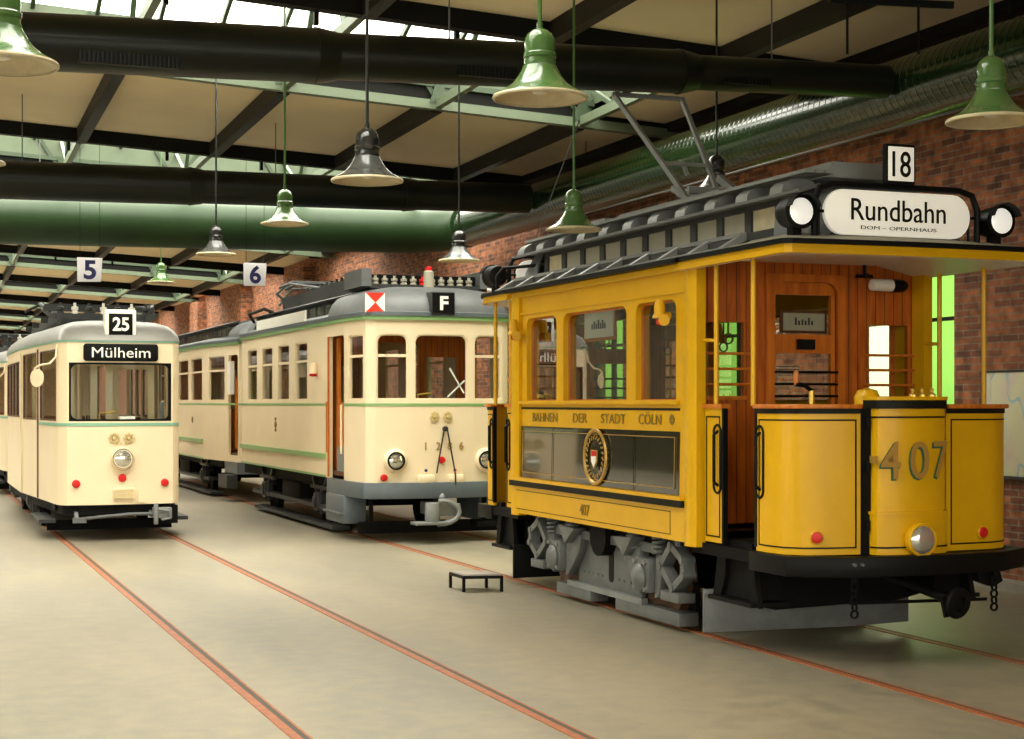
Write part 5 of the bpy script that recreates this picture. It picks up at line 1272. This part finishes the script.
# ------------------------------------------------------------------ 25 Mülheim
def tram_25():
    XC, Y0, YE = 2.745, 21.72, 32.0
    T = thing('tram', (XC, 26.86, 0), 'cream tram with a 25 sign, black Mülheim band and silver domed roof', 'tram')
    cy = (Y0 + YE) / 2
    hf = [(-1.04, 25.3), (-.80, 21.98), (-.765, 21.86), (-.69, 21.78), (-.4, 21.735), (0, 21.72)]
    L_ = [(XC + x, y) for x, y in hf]; R_ = [(XC - x, y) for x, y in hf[:-1]][::-1]
    fr = L_ + R_
    rear = [(x, 2 * cy - y) for x, y in fr][::-1]
    full = [(XC, YE)] + [(x, y) for x, y in [(2 * XC - q[0], 2 * cy - q[1]) for q in fr][len(fr) // 2 + 1:]] + fr + [(x, y) for x, y in [(2 * XC - q[0], 2 * cy - q[1]) for q in fr][:len(fr) // 2]] + [(XC - .01, YE)]
    ring = full[:-1]
    s = lambda Y=None, X=None, side=-1: s_of(full, Y=Y, X=X, side=side)
    zb, zt = .49, 2.66
    H = []
    H.append((s(X=XC - .665), s(X=XC + .665), 1.60, 2.375, .10, .10, 'f'))
    for sd in (-1, 1):
        def q(a, b, z0, z1, k):
            a_, b_ = (s(Y=b), s(Y=a)) if sd < 0 else (s(Y=a, side=1), s(Y=b, side=1))
            H.append((a_, b_, z0, z1, .0, .03, k))
        q(22.05, 23.42, 1.60, 2.56, 'w'); q(23.75, 25.02, 1.60, 2.56, 'w')
        for k in range(4): q(25.55 + .74 * k, 25.55 + .74 * k + .64, 1.62, 2.48, 'w')
        q(28.7, 29.9, 1.60, 2.56, 'w'); q(30.2, 31.5, 1.6, 2.56, 'w')
    wall(full, zb, zt, [h[:6] for h in H]).build('body_shell', 'cream', T, solid=.05)
    for h in H:
        window(full, h[:6], T, 'black' if h[6] == 'f' else 'wood_dark', fw=.025, depth=.03, off=.004, goff=-.02)
    for a, b in ((s(Y=22.02), s(Y=22.02, side=1)),): wall(full, 1.535, 1.575, off=.008, s0=s(Y=23.5), s1=s(Y=23.5, side=1)).build('waist_line', 'teal_line', T, solid=.012)
    wall(full, 2.645, 2.675, off=.012).build('eave_line', 'teal_line', T, solid=.03)
    dome(T, ring, 2.67, [(1.015, -.02, 2.67), (1.0, .02, 2.735), (.95, .09, 2.815), (.86, .22, 2.885), (.70, .48, 2.94), (.45, .9, 2.975), (.15, 1.3, 2.985)], cy, 'silver')
    inner = [(XC + (x - XC) * .93, cy + (y - cy) * .98) for x, y in ring]
    MB().prism(inner, .62, .68, 'Z').build('floor_board', 'wood_dark', T)
    MB().prism(inner, 2.60, 2.62, 'Z').build('ceiling_board', 'cream_old', T)
    # inside: bulkhead behind the driver, posts, seats
    pth = [(XC - .90, 24.9), (XC + .90, 24.9)]
    w = wall(pth, .68, 2.60, [(.10, .52, 1.5, 2.35, .05, .05), (.62, 1.16, .72, 2.4, 0, .05), (1.26, 1.70, 1.5, 2.35, .05, .05)]).build('bulkhead', 'cream_old', T, solid=.05)
    for k in range(4):
        for sx in (-1, 1):
            st = MB(); x = XC + sx * .55; y = 25.6 + k * 1.0
            st.box(x - .3, x + .3, y, y + .42, 1.05, 1.13).box(x - .3, x + .3, y + .38, y + .44, 1.13, 1.62).box(x - .25, x + .25, y + .05, y + .35, .68, 1.05); st.build('seat', 'seat_brown', T, bevel=.02)
    for x, y in ((XC - .25, 24.6), (XC + .35, 25.2), (XC - .3, 27.5), (XC + .3, 29)): MB().cyl((x, y, .68), (x, y, 2.6), .022, n=8).build('hand_pole', 'cream', T)
    for x in (XC - .08, XC + .14): MB().box(x - .05, x + .05, 24.2, 24.26, .68, 2.6).build('door_pillar', 'cream_old', T)
    d = MB().box(XC - .05, XC + .62, 22.0, 22.5, 1.42, 1.60).build('driver_desk', 'wood_orange', T, bevel=.02)
    MB().box(XC + .02, XC + .22, 21.98, 22.2, 1.60, 1.66).build('desk_pad', 'white', d)
    MB().cyl((XC + .58, 22.05, 1.6), (XC + .58, 22.05, 1.85), .03, n=10).build('brake_valve', 'grey', d)
    cb = MB().box(XC - .35, XC - .1, 22.1, 22.4, .68, 1.62).build('controller', 'dark_grey', T)
    MB().tube([(XC - .22, 22.25, 1.62), (XC - .22, 22.25, 1.70), (XC - .02, 22.2, 1.72)], .015).build('crank', 'brass', cb)
    bx('driver_seat', 'seat_brown', T, XC - .15, XC + .25, 23.0, 23.35, 1.3, 1.4, bevel=.03)
    # fittings
    ny = lambda x: 21.72 + (.015 * abs(x - XC) / .4 if abs(x - XC) < .4 else .015 + .045 * (abs(x - XC) - .4) / .29)
    pl = []
    for cx_, cz_, t0 in ((XC + .445, 2.585, 0), (XC - .445, 2.585, PI / 2), (XC - .445, 2.435, PI), (XC + .445, 2.435, PI * 1.5)):
        pl += [(cx_ + .04 * math.cos(t0 + PI / 2 * k / 5), cz_ + .04 * math.sin(t0 + PI / 2 * k / 5)) for k in range(6)]
    db = MB().prism(pl, 21.70, 21.80, 'Y').build('destination_band', 'black', T, bevel=.006)
    lettering('Mülheim', (XC, 21.698, 2.51), (1, 0, 0), w=.76, h=.135, m='white', parent=db, bold=0)
    nb = MB().box(XC - .205, XC + .205, 21.76, 22.0, 2.70, 3.085).build('number_box', 'sign_white', T, bevel=.02)
    MB().box(XC - .155, XC + .155, 21.748, 21.765, 2.745, 3.03).build('number_face', 'black', nb, bevel=.004)
    lettering('25', (XC, 21.743, 2.89), (1, 0, 0), w=.215, h=.185, m='white', parent=nb, bold=.028)
    MB().cyl((XC - .19, 21.76, 2.70), (XC - .19, 21.76, 2.66), .01).build('box_foot', 'grey', nb)
    h = MB().lathe([(.15, -.01), (.155, .03), (.14, .07), (.12, .085)], (XC + .015, 21.72, 1.10), (0, -1, 0), 30).build('headlamp', 'cream', T)
    MB().lathe([(.128, .075), (.10, .09), (.04, .10), (0, .102)], (XC + .015, 21.72, 1.10), (0, -1, 0), 30).build('headlamp_glass', 'reflector', h)
    MB().shell([(.122, .08), (.128, .092), (.136, .082)], (XC + .015, 21.72, 1.10), (0, -1, 0), 30).build('headlamp_rim', 'chrome', h)
    for x, z in ((XC - .575, .772), (XC + .58, .772), (XC + .015, .845)):
        MB().lathe([(.055, -.005), (.052, .02), (.045, .035), (0, .05)], (x, ny(x), z), (0, -1, 0), 18).build('red_lamp', 'red', T)
    for sx in (-.09, .10):
        cr = MB(); x = XC + sx
        for k in range(8):
            a = 2 * PI * k / 8; cr.lathe([(.02, 0), (.02, .015), (0, .022)], (x + .055 * math.cos(a), 21.717, 1.375 + .055 * math.sin(a)), (0, -1, 0), 8)
        cr.lathe([(.03, 0), (.025, .02), (0, .025)], (x, 21.717, 1.375), (0, -1, 0), 10); cr.build('crest', 'gold_pale', T)
    cr = MB()
    for x in (XC - .06, XC + .06, XC): cr.cyl((x, 21.716, 1.30), (x, 21.712, 1.30), .02, n=8)
    cr.build('crest_ribbon', 'gold_pale', T)
    v = MB().box(XC - .11, XC + .17, 21.69, 21.72, .555, .715).build('vent_box', 'cream', T, bevel=.008)
    for z in (.59, .625, .66, .69): MB().box(XC - .10, XC + .16, 21.675, 21.69, z - .008, z + .008).build('vent_louvre', 'cream_old', v)
    MB().prism([(XC + .22, .52), (XC + .33, .52), (XC + .28, .62), (XC + .22, .66)], 21.68, 21.72, 'Y').build('lifting_lug', 'cream', T)
    # mirror on its arm
    a = MB().tube([(XC - .80, 21.95, 2.62), (XC - .82, 21.92, 2.45), (XC - .9, 21.9, 2.36), (XC - 1.02, 21.95, 2.34), (XC - 1.08, 22.0, 2.30), (XC - 1.08, 22.0, 2.24)], .014, 8).build('mirror_arm', 'cream', T)
    MB().lathe([(.0, -.03), (.08, -.025), (.118, .0), (.118, .012), (.0, .016)], (XC - 1.05, 21.98, 2.17), (-.75, -.66, 0), 24).build('mirror', 'cream', a)
    MB().tube([(XC - .862, 22.03, .85 + .3), (XC - .862, 22.03, 1.5)], .01).build('grab_rail', 'chrome', T) if False else None
    MB().box(XC - .93, XC - .90, 23.55, 23.66, .50, 2.60).build('door_post', 'wood_dark', T)
    MB().box(XC - 1.045, XC - 1.02, 25.08, 25.2, .50, 2.6).build('door_post', 'cream_old', T)
    # underside
    wall(full, .36, .49, off=-.06).build('apron', 'black_rough', T, solid=.04)
    MB().box(XC - .80, XC + .80, 22.3, 31.5, .40, .60).build('underframe', 'black_rough', T)
    for y in (24.9, 28.8): bogie(T, XC, y)
    b = MB(); b.bar((XC - .57, 21.9, .47), (XC - .57, 21.75, .28), .05, .04).bar((XC + .40, 21.9, .47), (XC + .40, 21.75, .34), .05, .04)
    b.tube([(XC - .58, 21.74, .30), (XC - .3, 21.72, .33), (XC + .1, 21.72, .36), (XC + .42, 21.74, .36)], .022, 8).box(XC - .62, XC - .45, 21.68, 21.78, .26, .33); b.build('tow_bar', 'grey', T)
    b = MB(); b.box(XC + .42, XC + .66, 21.65, 22.1, .30, .44).cyl((XC + .45, 21.66, .22), (XC + .45, 21.66, .50), .03).tube([(XC + .48, 21.64, .42), (XC + .62, 21.62, .40), (XC + .64, 21.63, .30), (XC + .52, 21.64, .28)], .018, 6); b.build('coupler', 'grey_light', T, bevel=.01)
    b = MB(); b.box(XC + .58, XC + .76, 21.8, 22.2, .22, .46); b.build('sand_pipe', 'black_rough', T)
    for sd in (-1, 1): MB().box(*sorted((XC + sd * 1.0, XC + sd * .78)), 22.4, 23.9, .22, .27).build('step_board', 'dark_grey', T)
    MB().box(XC - .85, XC + .85, 22.9, 22.96, .08, .22).build('lifeguard', 'black_rough', T)
    # pantograph folded on the roof
    b = MB(); z = 3.06
    for sx in (-1, 1): b.bar((XC + sx * .62, 23.6, z), (XC + sx * .62, 28.4, z), .07, .12)
    for y in (23.7, 25.2, 26.8, 28.3): b.bar((XC - .75, y, z + .03), (XC + .75, y, z + .03), .07, .08)
    po = b.build('pantograph_base', 'dark_grey', T)
    for k in range(7):
        MB().lathe([(.05, 0), (.05, .03), (.03, .04), (.05, .06), (.05, .10), (.02, .11), (.02, .16)], (XC - .6 + .2 * k, 23.7, z + .06), n=10).build('insulator', 'sign_white' if k % 2 else 'dark_grey', po)
    b = MB()
    for sx in (-1, 1):
        b.tube([(XC + sx * .5, 25.0, z + .12), (XC + sx * .62, 26.6, z + .28), (XC + sx * .3, 28.4, z + .22)], .025, 6)
        b.tube([(XC + sx * .7, 24.2, z + .12), (XC + sx * .82, 24.5, z + .24), (XC + sx * .7, 25.4, z + .26)], .025, 6)
    for y in (25.4, 25.7): b.tube([(XC - .95, y, z + .18), (XC - .75, y, z + .28), (XC + .75, y, z + .28), (XC + .95, y, z + .18)], .022, 6)
    b.bar((XC - .8, 24.2, z + .16), (XC + .8, 24.2, z + .16), .10, .08)
    b.build('pantograph', 'dark_grey', T)
    return T
T25 = tram_25()

# another tram of the same make waits behind it: copy the thing and every part
def copy_tree(o, parent=None):
    c = o.copy(); COL.objects.link(c)
    if parent is not None: c.parent = parent
    for ch in o.children: copy_tree(ch, c)
    return c
TB = copy_tree(T25); TB.location = (2.745, 26.86 + 11.3, 0)
TB['label'] = 'pale tram behind the Mülheim tram, only a sliver showing at the left edge'
# ================================================================== LIGHT, SKY, CAMERA
w = bpy.data.worlds.new('World'); SC.world = w; w.use_nodes = True
bg = w.node_tree.nodes['Background']; bg.inputs['Color'].default_value = (1.0, .95, .84, 1); bg.inputs['Strength'].default_value = 1.0
# overcast sky: three times as bright overhead as at the horizon, dull ground below
nt = w.node_tree; tc = nt.nodes.new('ShaderNodeTexCoord'); sz = nt.nodes.new('ShaderNodeSeparateXYZ')
mr = nt.nodes.new('ShaderNodeValToRGB'); mp = nt.nodes.new('ShaderNodeMapRange')
mp.inputs['From Min'].default_value = -1; mp.inputs['From Max'].default_value = 1
nt.links.new(tc.outputs['Generated'], sz.inputs[0]); nt.links.new(sz.outputs['Z'], mp.inputs[0]); nt.links.new(mp.outputs[0], mr.inputs[0])
SKY = ((0.0, 3.0), (.49, 3.5), (.51, 5.7), (.70, 9.5), (1.0, 13.5))
el = mr.color_ramp.elements
while len(el) < len(SKY): el.new(.5)
for e, (p, v) in zip(el, SKY): e.position = p; e.color = (v, v * .95, v * .83, 1)
nt.links.new(mr.outputs[0], bg.inputs['Color'])
def portal(name, loc, rot, sx, sy):
    l = bpy.data.lights.new(name, 'AREA'); l.shape = 'RECTANGLE'; l.size = sx; l.size_y = sy; l.cycles.is_portal = True
    o = bpy.data.objects.new(name, l); COL.objects.link(o); o.location = loc; o.rotation_euler = rot
for k, y in enumerate(lan[:4]):
    XL1 = 8.9 if k else 3.2
    xm = (XW0 + XL1) / 2
    portal('daylight_portal', (xm, y + LAN / 2, zr(xm) + 1.5), (0, math.radians(2.86), 0), XL1 - XW0 + .4, LAN)
portal('daylight_portal', (XW0 - .3, 7.5, 3.25), (math.radians(90), 0, math.radians(-90)), 16, 4.8)
portal('daylight_portal', ((XW0 + XW1) / 2, YF - .3, 2.75), (math.radians(90), 0, 0), XW1 - XW0 - .5, 5.3)
cam = bpy.data.cameras.new('Camera'); co = bpy.data.objects.new('Camera', cam); COL.objects.link(co)
yaw = math.atan(612 / 1600)
co.location = (0, 0, 1.84); co.rotation_euler = (PI / 2, 0, -yaw)
cam.sensor_fit = 'HORIZONTAL'; cam.sensor_width = 36; cam.lens = 36 * 1600 / 1024
cam.shift_y = (403 - 369.5) / 1024
cam.clip_end = 300
SC.camera = co
SC.view_settings.view_transform = 'Standard'; SC.view_settings.look = 'None'; SC.view_settings.gamma = 1
SC.view_settings.use_curve_mapping = False
SC.view_settings.exposure = 0.02
SC.cycles.transparent_max_bounces = 24
SC.cycles.max_bounces = 8; SC.cycles.diffuse_bounces = 5; SC.cycles.glossy_bounces = 4
SC.cycles.use_denoising = True
SC.cycles.caustics_reflective = False; SC.cycles.caustics_refractive = False
SC.cycles.sample_clamp_indirect = 6
